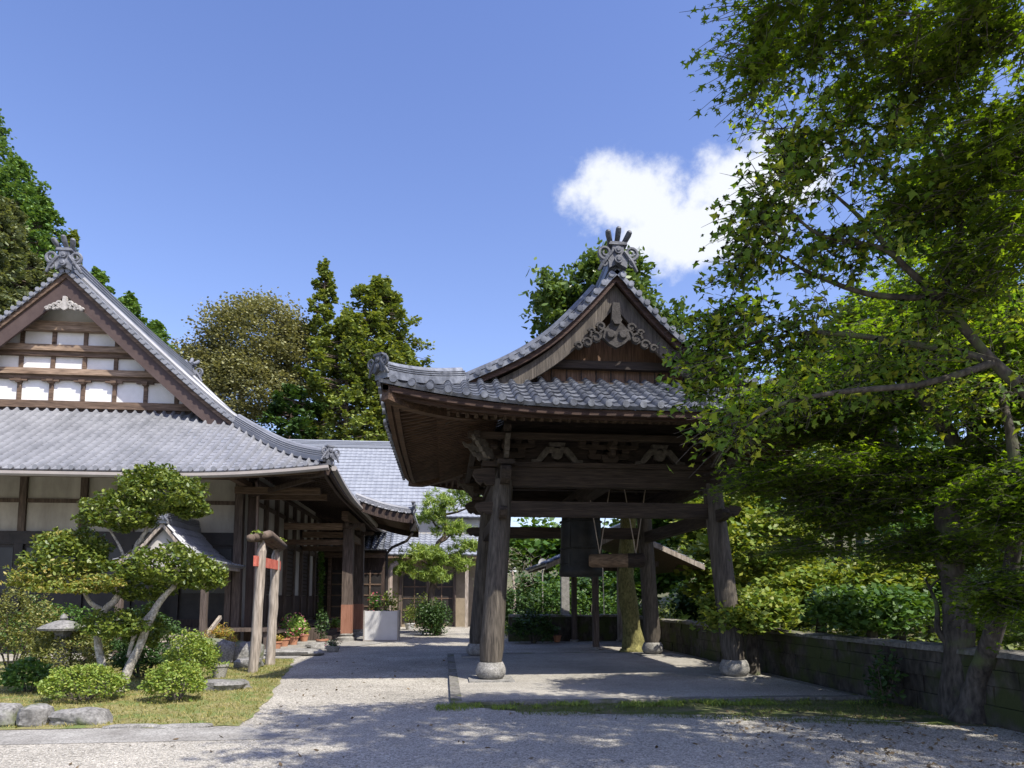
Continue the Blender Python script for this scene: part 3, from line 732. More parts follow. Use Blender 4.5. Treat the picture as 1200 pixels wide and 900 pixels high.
def bracket(x, y, dirs, corner=None, name='bracket_set'):
    mb = MB(); block(mb, (x, y, zp), .34, .16)
    for i, d in enumerate(dirs):
        d = Vector(d); arm(mb, (x, y, zp+.10), d, .42, .11+.004*i, .10)
        for s_ in (-1, 0, 1): block(mb, Vector((x, y, zp+.213))+d*s_*.34, .16, .085)
        arm(mb, (x, y, zp+.30), d, .62, .10+.004*i, .10)
        for s_ in (-1, -.5, .5, 1): block(mb, Vector((x, y, zp+.403))+d*s_*.54, .15, .08)
    br = part(name, mb, w_carve if False else w_x, bt)
    return br
ex, ey = 2.4-lerp_off(4.2), 2.65-lerp_off(4.2)
for (sx, sy, bx, by, tx, ty) in POSTS:
    cx_, cy_ = CX+sx*ex, CY+sy*ey
    b_ = bracket(cx_, cy_, [(1, 0, 0), (0, 1, 0), (sx*.7071, sy*.7071, 0)])
    for k, (dx, dy) in enumerate(((sx, 0), (0, sy), (sx*.7071, sy*.7071))):
        for lvl, (zz, L0, ln_) in enumerate(((4.40, .30, .36), (4.58, .42, .42))):
            L1 = L0*(1.25 if k == 2 else 1)
            c = Vector((cx_+dx*L1, cy_+dy*L1, zz)); d = Vector((dx, dy, 0)); sd_v = Vector((0, 0, 1)).cross(d)
            poly = [(0, -.09), (.12, -.10), (.17, -.06), (.22, -.09), (.28, -.05), (.30, 0), (.37, .01), (.42, .10), (.40, .12), (.33, .06), (.27, .07), (.2, .09), (0, .09)]
            poly = [(p_*ln_/.42, q_) for p_, q_ in poly]
            part('carved_tail', MB().prism(poly, lambda a, b, t: c+d*a+Vector((0, 0, b))+sd_v*t, -.045, .045), w_carve, b_)
for s_ in (-1, 1):
    bracket(CX, CY+s_*ey, [(1, 0, 0), (0, 1, 0)]); bracket(CX+s_*ex, CY, [(1, 0, 0), (0, 1, 0)])
    for q in (-.5, .5):
        # frog-leg struts between the brackets
        for ax in (0, 1):
            L = .52; mbk = MB()
            fn = (lambda a, b, t: Vector((CX+q*ex*2*.5+a, CY+s_*ey+t, zp+b))) if ax == 0 else (lambda a, b, t: Vector((CX+s_*ex+t, CY+q*ey+a, zp+b)))
            for sg in (-1, 1):
                mbk.prism([(sg*.06, .34), (sg*.22, .33), (sg*.34, .2), (sg*.42, .08), (sg*L, .07), (sg*L, 0), (sg*.36, 0), (sg*.27, .09), (sg*.17, .21), (sg*.06, .22)], fn, -.06, .06)
            mbk.tube([fn(0, .2, -.05), fn(0, .2, .05)], .12, 9)
            mbk.prism([(-.14, .342), (.14, .342), (.17, .42), (-.17, .42)], fn, -.09, .09)
            part('frog_leg_strut', mbk, w_carve if s_ < 0 and ax == 0 else w_x, bt)
for sy in (-1, 1): beamx('wall_purlin', CX-ex-.7, CX+ex+.7, CY+sy*ey, zp+.485, zp+.62, .14)
for sx in (-1, 1): beamy('wall_purlin', CY-ey-.7, CY+ey+.7, CX+sx*ex, zp+.488, zp+.617, .14)
for sy in (-1, 1): beamx('eave_purlin', CX-ex-.75, CX+ex+.75, CY+sy*(ey+.58), zp+.36, zp+.47, .12)
for sx in (-1, 1): beamy('eave_purlin', CY-ey-.75, CY+ey+.75, CX+sx*(ex+.58), zp+.363, zp+.467, .12)
for sy in (-1, 1): beamx('frieze_board', CX-ex, CX+ex, CY+sy*(ey-.14), 4.284, 5.36, .04, w_dark)
for sx in (-1, 1): beamy('frieze_board', CY-ey+.17, CY+ey-.17, CX+sx*(ex-.14), 4.287, 5.36, .04, w_dark)
part('ceiling', MB().box((CX-ex+.17, CY-ey+.17, zp+.6), (CX+ex-.17, CY+ey-.17, zp+.64)), w_soff, bt)
beamy('bell_beam', CY-ey, CY+ey, CX-.1, 3.79, 4.12, .3)
beamx('cross_beam', CX-ex, CX+ex, CY, 4.123, 4.28, .22)
for q in (-1.2, 1.2): beamx('ceiling_beam', CX-ex, CX+ex, CY+q, zp+.42, zp+.597, .14)
# gable ends
for sg in (-1, 1):
    gy = CY+sg*(4.55-1.95); pl = [(-2.4, 5.55), (2.4, 5.55)]
    for d in np.linspace(2.05, 4.4, 12): pl.append((4.4-d, 4.86+float(Hb(d))-.08))
    for d in np.linspace(4.4, 2.05, 12)[1:]: pl.append((-(4.4-d), 4.86+float(Hb(d))-.08))
    gw = part('gable_wall', MB().prism(pl, lambda a, b, t: (CX+a, gy+t, b), -.04, .04), wood('gable_plank', (.06, .034, .02), (.17, .10, .062), 2), bt)
    yy = gy+sg*.12
    part('gable_beam', MB().box((CX-2.2, yy-.07, 5.60), (CX+2.2, yy+.07, 5.86)), w_x, gw)
    part('gable_beam', MB().box((CX-1.6, yy-.06, 6.14), (CX+1.6, yy+.06, 6.30)), w_dark, gw)
    part('gable_sill_tile', MB().tube([(CX-2.75, gy+sg*.22, 5.72), (CX+2.75, gy+sg*.22, 5.72)], .085, 10), tile_b, gw, smooth=True)
    for bx in np.arange(-1.5, 1.51, .3):
        part('plank_seam', MB().box((CX+bx-.012, gy+sg*.045-.01, 5.86), (CX+bx+.012, gy+sg*.045+.01, 6.14)), w_dark, gw)
    # carved pendant
    py_ = CY+sg*(4.55-1.38+.02); pm = MB(); fz = 7.0
    fn = lambda a, b, t: (CX+a, py_-sg*.1+sg*t, b)
    pm.prism([(-.07, fz+.35), (.07, fz+.35), (.1, fz-.05), (.24, fz-.2), (.27, fz-.36), (.15, fz-.48), (0, fz-.56), (-.15, fz-.48), (-.27, fz-.36), (-.24, fz-.2), (-.1, fz-.05)], fn, -.05, .06)
    for s_ in (-1, 1):
        for (a0, b0, r_) in ((.2, -.3, .13), (.4, -.36, .12), (.57, -.47, .10), (.74, -.54, .08), (.3, -.14, .09), (.48, -.24, .07)):
            pts = [fn(s_*(a0+math.cos(t)*r_*(1-t/9)), fz+b0+math.sin(t)*r_*(1-t/9), .03) for t in np.linspace(0, 6.5, 14)]
            pm.tube(pts, .03, 6)
            pm.tube([fn(s_*a0, fz+b0, -.02), fn(s_*a0, fz+b0, .03)], r_*.9, 8)
    pm.tube([fn(0, fz-.02, 0), fn(0, fz-.02, .13)], .1, 6)
    for s_ in (-1, 1): pm.tube([fn(s_*.12, fz-.3, .02), fn(s_*.12, fz-.3, .11)], [.13, .07], 10)
    part('gable_pendant', pm, w_pend, bt)
# bell
BX, BY = 3.2, 15.75
bell = thing('temple_bell', 'large dark bronze bell hanging inside the open tower', 'bell', (BX, BY, 2.1))
pr = [(.50, 0), (.52, .03), (.52, .12), (.495, .16), (.49, .45), (.475, .52), (.47, .95), (.455, 1.0), (.45, 1.15), (.40, 1.28), (.28, 1.38), (.0, 1.42)]
pr = [(a_, b_*1.28) for a_, b_ in pr]
part('body', MB().lathe((BX, BY, 2.1), pr, 32), bronze, bell, smooth=True)
mb = MB()
for z_ in (.26, .62, 1.26, 1.44): mb.lathe((BX, BY, 2.1+z_), [(.49, 0), (.507, .01), (.507, .025), (.49, .035)], 32)
for k in range(4):
    a = k*math.pi/2+.78; mb.bar((BX+.487*math.cos(a), BY+.487*math.sin(a), 2.32), (BX+.455*math.cos(a), BY+.455*math.sin(a), 3.5), .05, .03, (math.cos(a), math.sin(a), 0))
part('raised_band', mb, bronze, bell, smooth=True)
mb = MB()
for k in range(4):
    for r_ in range(4):
        for c_ in range(4):
            a = k*math.pi/2+.25+c_*.2; z_ = 3.1+r_*.0+0; z_ = 3.09-.0+(r_-1.5)*.035*0+r_*.034
            mb.tube([(BX+.45*math.cos(a), BY+.45*math.sin(a), 3.42+r_*.034), (BX+.48*math.cos(a), BY+.48*math.sin(a), 3.42+r_*.034)], [.015, .01], 5)
part('boss', mb, bronze, bell)
part('hanging_loop', MB().tube([(BX+.14*math.cos(t), BY, 3.85+.1*math.sin(t)) for t in np.linspace(0, math.pi, 12)], .045, 8), bronze, bell, smooth=True)
slog = thing('bell_striker', 'thick wooden striking log with dark end slung beside the bell', 'bell striker', (4.1, 14.9, 2.42))
p, q = Vector((3.22, 15.0, 2.43)), Vector((4.42, 14.75, 2.43))
part('log', MB().tube([p, p.lerp(q, .05), p.lerp(q, .7)], [.12, .15, .155], 16), wood('log_wood', (.10, .065, .04), (.24, .165, .105), 0), slog, smooth=True)
part('dark_end', MB().tube([p.lerp(q, .701), p.lerp(q, .97), q], [.16, .16, .14], 16), w_dark, slog, smooth=True)
for u in (.2, .85):
    a = p.lerp(q, u)
    for s_ in (-1, 1): part('rope', MB().tube([a+Vector((0, 0, .15)), a+Vector((s_*.25, 0, 1.66))], .012, 6), L_twig, slog)
part('pull_rope', MB().tube([p.lerp(q, .25)-Vector((0, 0, .15)), p.lerp(q, .25)-Vector((-.02, 0, 1.2))], .01, 6), L_twig, slog)

# ------------------------------------------------------------------ TEMPLE HALL
TX, hwT, hdT = -12.1, 9.0, 8.8; TYc = 18.8+hdT
th = thing('temple_hall', 'long white walled temple hall with big grey tiled hip and gable roof', 'temple hall', (TX, TYc, 0))
prof_t = [(0, 0), (1.5, .86), (3.0, 1.82), (3.75, 2.32), (4.5, 2.92), (5.4, 3.70), (6.25, 4.48), (7.2, 5.36), (8.1, 6.20), (9.0, 7.05)]
Ht, zut, zrt, roofT = hip_gable(th, TX, TYc, hwT, hdT, 4.98, prof_t, .30, 4.6, 3.5, 4.25, tile_t, tile_o2, w_barge, w_tdark, w_tbrown,
    .34, 3.1, thg=1.1, tile_dv=.24, hiph=.26, orn_sc=.85, ridge_h=.55, hipw=.3, verge_r=.075, bargew=.50, gutter_mat=gutter, tiers=1, raft=(.08, .1))
# gable wall
gy = 18.8+4.25
pl = [(-4.9, 7.2), (4.9, 7.2)]
for d in np.linspace(4.2, 9, 16): pl.append((9-d, 4.98+float(Ht(d))-.1))
for d in np.linspace(9, 4.2, 16)[1:]: pl.append((-(9-d), 4.98+float(Ht(d))-.1))
gw = part('gable_wall', MB().prism(pl, lambda a, b, t: (TX+a, gy+t, b), 0, .12), plaster, th)
def half_w(z):
    for d in np.linspace(3.5, 9, 200):
        if 4.98+float(Ht(d)) > z: return 9-d
    return .05
w_tlight = wood('pale_brown_timber', (.14, .09, .055), (.36, .265, .19), 0)
for zc, h, dp, mt in ((7.30, .40, .10, w_tdark), (7.705, .24, .17, w_tbrown), (8.66, .13, .14, w_tbrown), (8.795, .2, .22, w_tlight), (9.44, .15, .12, w_tbrown), (9.595, .2, .20, w_tlight), (10.27, .30, .22, w_tlight)):
    hw_ = half_w(zc+h)+.1; part('gable_beam', MB().box((TX-hw_, gy-dp, zc), (TX+hw_, gy-.001, zc+h)), mt, gw)
for (za, zb) in ((7.946, 8.659), (8.996, 9.439), (9.796, 10.269)):
    for k in range(-6, 6):
        x = k*.975+.34
        if abs(x) < half_w(zb+.1)+.05:
            part('gable_strut', MB().box((TX+x-.06, gy-.06, za), (TX+x+.06, gy-.002, zb)), w_tbrown, gw)
            if za < 8:
                b_ = MB(); block(b_, (TX+x, gy-.1, zb-.14), .18, .136); b_.box((TX+x-.27, gy-.13, zb-.07), (TX+x-.1, gy-.065, zb-.003)); b_.box((TX+x+.1, gy-.13, zb-.07), (TX+x+.27, gy-.065, zb-.003)); part('bracket_block', b_, w_tbrown, gw)
pm = MB(); fz = 11.0; pyT = 18.8+3.5-.03
fn = lambda a, b, t: (TX+a, pyT+t, b)
fn = lambda a, b, t: (TX+a*.52, pyT+t, 11.0+(b-fz)*.52)
pm.prism([(-.1, fz+.35), (.1, fz+.35), (.14, fz), (.28, fz-.2), (.24, fz-.4), (0, fz-.55), (-.24, fz-.4), (-.28, fz-.2), (-.14, fz)], fn, 0, .1)
for s_ in (-1, 1):
    for (a0, b0, r_) in ((.3, -.12, .16), (.55, -.25, .15), (.8, -.36, .13), (.4, -.36, .13), (.62, -.42, .1), (1.0, -.45, .1)):
        pm.tube([fn(s_*(a0+math.cos(t)*r_*(1-t/9)), fz+b0+math.sin(t)*r_*(1-t/9), .03) for t in np.linspace(0, 6.5, 12)], .045, 6)
part('gable_pendant', pm, M('bleached_carving', (.22, .21, .19), (.42, .40, .37), 8, .8, .3), th)
# walls
WX, WY, WZ = -6.15, 22.0, 5.55
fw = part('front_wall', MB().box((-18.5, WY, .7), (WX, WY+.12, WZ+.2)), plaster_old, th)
def wb(x0, x1, z0, z1, dp=.08, mat=w_tbrown, nm='wall_beam', par=None): return part(nm, MB().box((x0, WY-dp, z0), (x1, WY-.001, z1)), mat, par or fw)
wb(-18.5, WX-.1, 5.30, 5.48, .12); wb(-18.5, WX-.1, 4.50, 4.62, .05, w_tpost)
wb(-18.5, WX-.1, 3.22, 3.62, .11, black_w); wb(-18.5, WX-.1, .72, .95, .13, w_tdark)
for px_ in (-17.4, -15.9, -14.3, -12.75, -11.0, -9.6, -8.2):
    wb(px_-.1, px_+.1, 3.62, 5.30, .10, w_tpost, 'wall_post')
    wb(px_-.12, px_+.12, .95, 3.22, .14, black_w, 'wall_post')
xs_ = [-17.4, -15.9, -14.3, -12.75, -11.0, -9.6, -8.2, -6.4]
for a, b in zip(xs_[:-1], xs_[1:]):
    for k in range(2):
        u0 = a+.12+(b-a-.24)*k/2; u1 = a+.12+(b-a-.24)*(k+1)/2
        dr = part('sliding_door', MB().box((u0, WY-.05, .95), (u1, WY-.002, 3.22)), black_w, fw)
        part('pane', MB().box((u0+.07, WY-.062, 1.75), (u1-.07, WY-.051, 3.12)), glassy, dr)
# veranda deck
vd = part('veranda', MB().box((-18.5, 20.75, .62), (WX+1.05, WY-.14, .72)), w_tpost, th)
for x in np.arange(-18, -5, 1.6): part('deck_post', MB().box((x-.06, 20.85, 0), (x+.06, 20.97, .62)), w_tpost, vd)
# corner posts standing outside
for x, y in ((-6.28, 21.62), (-5.92, 21.75)):
    part('corner_post', MB().box((x-.12, y-.12, .12), (x+.12, y+.12, 5.42)), w_tpost if x < -6 else w_tdark, th)
    part('post_stone', MB().lathe((x, y, 0), [(.26, 0), (.27, .08), (.2, .13)], 12), stone, th)
part('downpipe', MB().tube([(-5.72, 21.2, 5.15), (-5.72, 21.5, 4.85), (-5.72, 21.5, .1)], .05, 10), copper, th, smooth=True)
# side wall
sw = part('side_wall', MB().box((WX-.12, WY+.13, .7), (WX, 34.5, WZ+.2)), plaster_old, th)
def sb(y0, y1, z0, z1, dp=.08, mat=w_tpost, nm='wall_beam'): return part(nm, MB().box((WX+.001, y0, z0), (WX+dp, y1, z1)), mat, sw)
sb(WY+.13, 34.5, 4.62, 4.76, .06); sb(WY+.13, 34.5, 3.55, 3.75, .09, w_tpost); sb(WY+.13, 34.5, 5.3, 5.45, .1)
sb(WY+.13, 34.5, .72, 1.7, .045, w_tdark, 'dado_boards')
for i, y in enumerate(np.arange(22.5, 34.6, 1.5)):
    part('wall_post', MB().box((WX+.002, y-.1, .7), (WX+.13, y+.1, 5.3)), w_tpost, sw)
for i, y in enumerate(np.arange(22.5, 34, 1.5)):
    if i % 2 == 1:
        dr = part('lattice_door', MB().box((WX+.003, y+.12, 1.72), (WX+.05, y+1.38, 3.53)), black_w, sw)
        for z in np.arange(1.85, 3.5, .16): part('slat', MB().box((WX+.052, y+.14, z), (WX+.08, y+1.36, z+.05)), w_tdark, dr)
sv = part('side_veranda', MB().box((WX+.14, WY+.2, .5), (WX+1.0, 34.4, .6)), w_tpost, th)
for k in range(3): part('step', MB().box((WX+1.02+.32*k, 26.4, 0), (WX+1.02+.32*k+.3, 30, .45-.14*k)), w_tpost, th)
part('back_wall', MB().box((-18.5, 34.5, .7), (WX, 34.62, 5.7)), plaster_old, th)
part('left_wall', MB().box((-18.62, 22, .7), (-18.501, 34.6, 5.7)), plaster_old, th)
part('stone_footing', MB().box((-18.3, 22.3, 0), (WX-.2, 34.3, .698)), stone, th)
# cantilever brackets at the corner eave
for y in (21.0, 22.2): part('eave_bracket', MB().box((WX-.1, y-.08, 4.72+.0), (-3.75, y+.08, 4.92)), w_tbrown, th)
part('eave_bracket', MB().box((-6.1, 19.9, 4.95), (-5.9, 21.5, 5.12)), w_tbrown, th)
part('eave_pole', MB().bar((-6.0, 21.6, 4.75), (-3.7, 19.6, 4.98), .1, .12), w_tdark, th)
# side porch
pr_ = thing('side_porch', 'tiled entrance porch jutting from the side of the temple hall', 'porch', (-3.6, 27.5, 0))
PY0, PY1 = 25.0, 31.0
pxs = [(-3.35, 5.22), (-2.9, 5.04), (-2.4, 4.88), (-1.9, 4.76), (-1.5, 4.69), (-1.15, 4.66)]
ppx = np.array([p[0] for p in pxs][::-1]); ppz = np.array([p[1] for p in pxs][::-1])
Sp = lambda u, v: np.stack([-1.15-v, PY0+u, np.interp(-1.15-v, ppx[::-1], ppz[::-1]) if False else np.interp(-(-1.15-v), -ppx[::1], ppz[::1])], 1)
mb = MB(); tiles(mb, Sp, 0, PY1-PY0, lambda u: np.full(u.shape, 2.2), out_dir=(1, 0, 0)); prf = part('porch_roof', mb, tile_t, pr_, smooth=True)
for s_ in (0, 1):
    mb = MB(); yv_ = PY0 if s_ == 0 else PY1; dr_ = -1 if s_ == 0 else 1
    for x in np.arange(-3.2, -1.1, .24):
        z = float(np.interp(x, ppx[::-1], ppz[::-1])); mb.tube([(x, yv_-dr_*.3, z+.08), (x, yv_+dr_*.1, z+.07)], .07, 10)
    mb.sweep(ridge_prof(.18, .2), [(x, yv_-dr_*.35, float(np.interp(x, ppx[::-1], ppz[::-1]))+.06) for x in np.linspace(-3.3, -1.2, 12)])
    part('verge_tile', mb, tile_t, prf, smooth=True)
onigawara((-1.15, PY0+.3, 4.86), .5, tile_o, prf, (1, 0, 0), horns=False)
for yv_ in (PY0+.02, PY1-.1):
    top = [(x, yv_, z-.03) for x, z in pxs]; bot = [(x, yv_, z-.34) for x, z in pxs]
    part('barge_board', MB().strip(top, bot, (0, .09, 0)), w_tdark, pr_)
top = [(x, PY0+.1, z-.06) for x, z in pxs]; bot = [(x, PY1-.1, z-.06) for x, z in pxs]
part('soffit', MB().strip(top, bot, (0, 0, -.03)), w_soff, pr_)
mb = MB()
for y in np.arange(PY0+.3, PY1, .3): mb.bar((-3.3, y, 5.05), (-1.25, y, 4.56), .07, .09)
part('rafters', mb, w_soff, pr_)
for y in (26.4, 29.8):
    c = part('column', MB().box((-3.62-.19, y-.19, .28), (-3.62+.19, y+.19, 4.2)), w_tpost, pr_)
    part('worn_foot', MB().box((-3.62-.2, y-.2, .28), (-3.62+.2, y+.2, 1.35)), M('reddish_worn_timber', (.20, .09, .055), (.30, .15, .10), 3, .7, .3, stretch=(6, 6, .7)), c)
    part('column_stone', MB().lathe((-3.62, y, 0), [(.36, 0), (.36, .12), (.26, .18), (.29, .24), (.24, .28)], 16), stone, c, smooth=True)
    b_ = MB(); block(b_, (-3.62, y, 4.2), .42, .18); arm(b_, (-3.62, y, 4.3), (0, 1, 0), .6, .14, .13); arm(b_, (-3.62, y, 4.302), (1, 0, 0), .6, .14, .13)
    part('bracket_set', b_, w_tpost, pr_)
    part('link_beam', MB().box((WX+.14, y-.11, 4.18), (-3.85, y+.11, 4.42)), w_tlight, pr_)
    part('link_beam', MB().box((WX+.14, y-.08, 3.6), (-3.82, y+.08, 3.8)), w_tbrown, pr_)
part('porch_beam', MB().box((-3.72, PY0+.15, 4.45), (-3.5, PY1-.15, 4.75)), w_tbrown, pr_)
part('porch_beam', MB().box((-3.70, 26.6, 3.85), (-3.54, 29.6, 4.1)), w_tbrown, pr_)
# white hopper and pipes at the porch corner
rp = thing('rain_pipe', 'bent dark rain pipe dropping from the porch corner', 'rain pipe', (-2.2, 27, 0))
p0 = at(484, 612, 27.0)
part('pipe', MB().tube([p0, p0+Vector((-.02, 0, -.45)), p0+Vector((-.25, 0, -.75)), p0+Vector((-.8, 0, -1.0)), p0+Vector((-1.0, 0, -1.25)), (p0.x-1.02, 27.0, .2)], .055, 8), black_w, rp, smooth=True)
part('hopper', MB().box((p0.x-.12, 26.9, p0.z-.35), (p0.x+.12, 27.12, p0.z+.05)), black_w, rp)
pp = gd(456, 748)
rp2 = thing('standing_pipe', 'pale brown drain pipe standing behind the white box', 'drain pipe', (pp.x, pp.y, 0))
pt_ = at(460, 662, pp.y)
part('pipe', MB().tube([(pp.x, pp.y, 0), (pp.x, pp.y, pt_.z-.2), (pp.x+.06, pp.y, pt_.z-.03), (pp.x+.3, pp.y, pt_.z+.1)], .1, 8), M('pale_pipe', (.3, .24, .2), (.38, .32, .27), 3, .5), rp2, smooth=True)

# entrance canopy in front of the hall
ec = thing('entrance_canopy', 'small curved tile roof over the front entrance of the temple hall', 'canopy', (-7.8, 20.2, 0))
px0 = -7.6; cprof = [(0, 3.68), (.25, 3.43), (.55, 3.10), (.95, 2.8), (1.3, 2.62), (1.7, 2.53)]
cprof = [(a_*.86, b_) for a_, b_ in cprof]; cpx = np.array([p[0] for p in cprof]); cpz = np.array([p[1] for p in cprof])
mb = MB()
for sg in (-1, 1):
    Sc = lambda u, v, sg=sg: np.stack([px0+sg*(1.46-v), 19.2+u, np.interp(1.46-v, cpx, cpz)], 1)
    tiles(mb, Sc, 0, 2.6, lambda u: np.full(u.shape, 1.46), du=.2, dv=.2, out_dir=(sg, 0, 0), hgt=.6)
cr0 = part('canopy_roof', mb, tile_t, ec, smooth=True)
part('ridge', MB().sweep(ridge_prof(.2, .28), [(px0, y, 3.71) for y in (19.15, 20.5, 21.8)]), tile_t, cr0, smooth=True)
onigawara((px0, 19.12, 3.76), .3, tile_o2, cr0, (0, -1, 0), horns=False)
for sg in (-1, 1):
    part('barge_board', MB().strip([(px0+sg*a, 19.22, b-.03) for a, b in cprof], [(px0+sg*a, 19.22, b-.16) for a, b in cprof], (0, .06, 0)), w_gate, ec)
    part('eave_board', MB().box((px0+sg*1.38-.05, 19.3, 2.40), (px0+sg*1.38+.05, 21.8, 2.56)), w_gate, ec)
part('gable_infill', MB().prism([(-1.12, 2.42)]+[(-a, b-.17) for a, b in cprof[:0:-1]][1:]+[(0, 3.48)]+[(a, b-.17) for a, b in cprof[1:-1]]+[(1.12, 2.42)], lambda a, b, t: (px0+a, 19.4+t, b), 0, .05), plaster_old, ec)
for sg in (-1, 1):
    for y in (19.45, 21.5): part('post', MB().box((px0+sg*1.1-.08, y-.08, .0), (px0+sg*1.1+.08, y+.08, 2.55)), w_tpost, ec)
part('tie_beam', MB().box((px0-1.25, 19.37, 2.25), (px0+1.25, 19.395, 2.45)), w_tpost, ec)
for k in range(3): part('step', MB().box((px0-1.1, 19.6+.3*k, 0), (px0+1.1, 19.88+.3*k, .2+.2*k)), w_gate, ec)
hrail = part('step_rail', MB().bar((px0+1.15, 19.5, .55), (px0+1.15, 20.7, 1.05), .08, .1), w_gate, ec)

# rustic gate: two posts, a bark-covered lintel and a red board
g0, g1 = (-4.05, 15.3), (-4.12, 17.0)
gt = thing('garden_gate', 'rustic two post timber gate with bark roof and faded red board', 'gate', (-4.08, 16.1, 0))
for (x, y), lean in ((g0, .10), (g1, .06)):
    _b = MB(); limb([(x, y, 0), (x+.02+lean*.4, y, 1.4), (x+lean, y, 2.62)], [.115, .108, .10], 12, _b, wob=.05)
    ps = part('post', _b, w_gate, gt, smooth=True)
    part('pointed_top', MB().tube([(x+lean, y, 2.62), (x+lean+.02, y, 2.86)], [.1, .03], 10), w_gate, ps, smooth=True)
mb = MB()
for k in range(3):
    o_ = (k-1)*.09
    mb.tube([(-4.0+o_, 14.85+.1*k, 2.86+.03*k), (-3.97+o_, 15.6, 2.93+.04*k), (-3.98+o_, 16.5, 2.88+.02*k), (-4.0+o_, 17.45-.1*k, 2.80+.03*k)], [.08, .10, .09, .07], 8)
lt = part('bark_lintel', mb, bark_br, gt, smooth='all')
P = np.stack([rng.uniform(-4.12, -3.86, 130), rng.uniform(14.9, 17.3, 130), rng.uniform(2.97, 3.04, 130)], 1); V, k = leafV(P, .09, 'quad')
polys('moss_tuft', V, k, L_azal, lt)
part('red_board', MB().box((-4.04, 15.0, 2.28), (-3.98, 17.2, 2.50)), red_p, gt)

# ------------------------------------------------------------------ STONE WALL (right)
def stone_wall(name, label, a, b, h, th_, seed):
    a = Vector(a); b = Vector(b); L = (b-a).length; d = (b-a).normalized(); sd = Vector((d.y, -d.x, 0)); rg = np.random.default_rng(seed)
    root = thing(name, label, 'wall', tuple(a))
    mb = MB(); c0 = a; fn = lambda u, v, t: a + d*u + sd*t + Vector((0, 0, v))
    z = 0; hs = [h*.30, h*.28, h*.24, h*.18]
    for r_ in range(4):
        u = -rg.uniform(0, .4)
        while u < L:
            w_ = rg.uniform(.35, .85); u0, u1 = max(u, 0), min(u+w_-.007, L)
            if u1-u0 > .05:
                e = rg.uniform(-.025, .025); V = []
                for (uu, vv, tt) in ((u0, z, -th_/2), (u1, z, -th_/2), (u1, z, th_/2), (u0, z, th_/2), (u0, z+hs[r_]-.006, -th_/2), (u1, z+hs[r_]-.006, -th_/2), (u1, z+hs[r_]-.006, th_/2), (u0, z+hs[r_]-.006, th_/2)):
                    s_ = 1 if tt > 0 else -1; V.append(fn(uu, vv, tt+s_*e+rg.uniform(-.012, .012)))
                mb.add(V, [(0, 3, 2, 1), (4, 5, 6, 7), (0, 1, 5, 4), (1, 2, 6, 5), (2, 3, 7, 6), (3, 0, 4, 7)])
            u += w_
        z += hs[r_]
    mb.add([fn(.02, 0, -th_/2+.05), fn(L-.02, 0, -th_/2+.05), fn(L-.02, 0, th_/2-.05), fn(.02, 0, th_/2-.05), fn(.02, h-.03, -th_/2+.05), fn(L-.02, h-.03, -th_/2+.05), fn(L-.02, h-.03, th_/2-.05), fn(.02, h-.03, th_/2-.05)],
           [(0, 3, 2, 1), (4, 5, 6, 7), (0, 1, 5, 4), (1, 2, 6, 5), (2, 3, 7, 6), (3, 0, 4, 7)])
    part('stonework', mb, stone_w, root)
    u = 0; mb = MB()
    while u < L-.1:
        w_ = min(rg.uniform(.9, 1.5), L-u); n_ = 6; zt = h+.07+rg.uniform(-.015, .015)
        V = []; 
        for i in range(n_):
            uu = u+.006+(w_-.012)*i/(n_-1); j = rg.uniform(-.014, .014, 3)
            V += [fn(uu, h+.001, -th_/2-.05+j[0]), fn(uu, zt+j[1], -th_/2-.04+j[0]), fn(uu, zt+.02+j[2], 0), fn(uu, zt+j[1], th_/2+.04+j[2]), fn(uu, h+.001, th_/2+.05+j[2])]
        fs = []
        for i in range(n_-1):
            for k in range(5): k2 = (k+1) % 5; fs.append((i*5+k, i*5+k2, (i+1)*5+k2, (i+1)*5+k))
        fs += [(4, 3, 2, 1, 0), tuple((n_-1)*5+k for k in range(5))]
        mb.add(V, fs); u += w_
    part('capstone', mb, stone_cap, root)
    return root
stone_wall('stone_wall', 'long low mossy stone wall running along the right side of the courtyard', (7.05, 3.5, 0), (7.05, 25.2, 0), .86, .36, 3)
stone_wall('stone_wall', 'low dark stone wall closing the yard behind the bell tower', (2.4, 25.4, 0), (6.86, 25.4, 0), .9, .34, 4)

# ------------------------------------------------------------------ SHED behind the tower
sh = thing('open_shed', 'small open shed with tiled gable roof on thin posts behind the tower', 'shed', (5.6, 22.6, 0))
for x, y in ((4.75, 21.2), (4.8, 25.0), (6.55, 21.3), (6.5, 24.9)):
    part('post', MB().box((x-.09, y-.09, .08), (x+.09, y+.09, 2.75)), w_gate if x > 6 else w_tpost, sh)
    part('post_stone', MB().lathe((x, y, 0), [(.17, 0), (.16, .08)], 10), stone, sh)
rcx = 5.6
for sg in (-1, 1):
    mb = MB(); Ssd = lambda u, v, sg=sg: np.stack([rcx+sg*(2.5-v), 20.6+u, 2.62+v*.44], 1)
    tiles(mb, Ssd, 0, 4.9, lambda u: np.full(u.shape, 2.5), out_dir=(sg, 0, 0), hgt=.7)
    rf_ = part('roof_slope', mb, tile_b, sh, smooth=True)
    part('rafters', MB().strip([(rcx+sg*2.45, 20.7, 2.56), (rcx, 20.7, 3.66)], [(rcx+sg*2.45, 25.4, 2.56), (rcx, 25.4, 3.66)], (0, 0, -.05)), w_soff, rf_)
    part('barge_board', MB().strip([(rcx+sg*2.5, 20.6, 2.63), (rcx, 20.6, 3.73)], [(rcx+sg*2.5, 20.6, 2.47), (rcx, 20.6, 3.57)], (0, .05, 0)), w_gate, rf_)
part('ridge', MB().sweep(ridge_prof(.2, .22), [(rcx, 20.55, 3.74), (rcx, 25.5, 3.74)]), tile_b, sh, smooth=True)
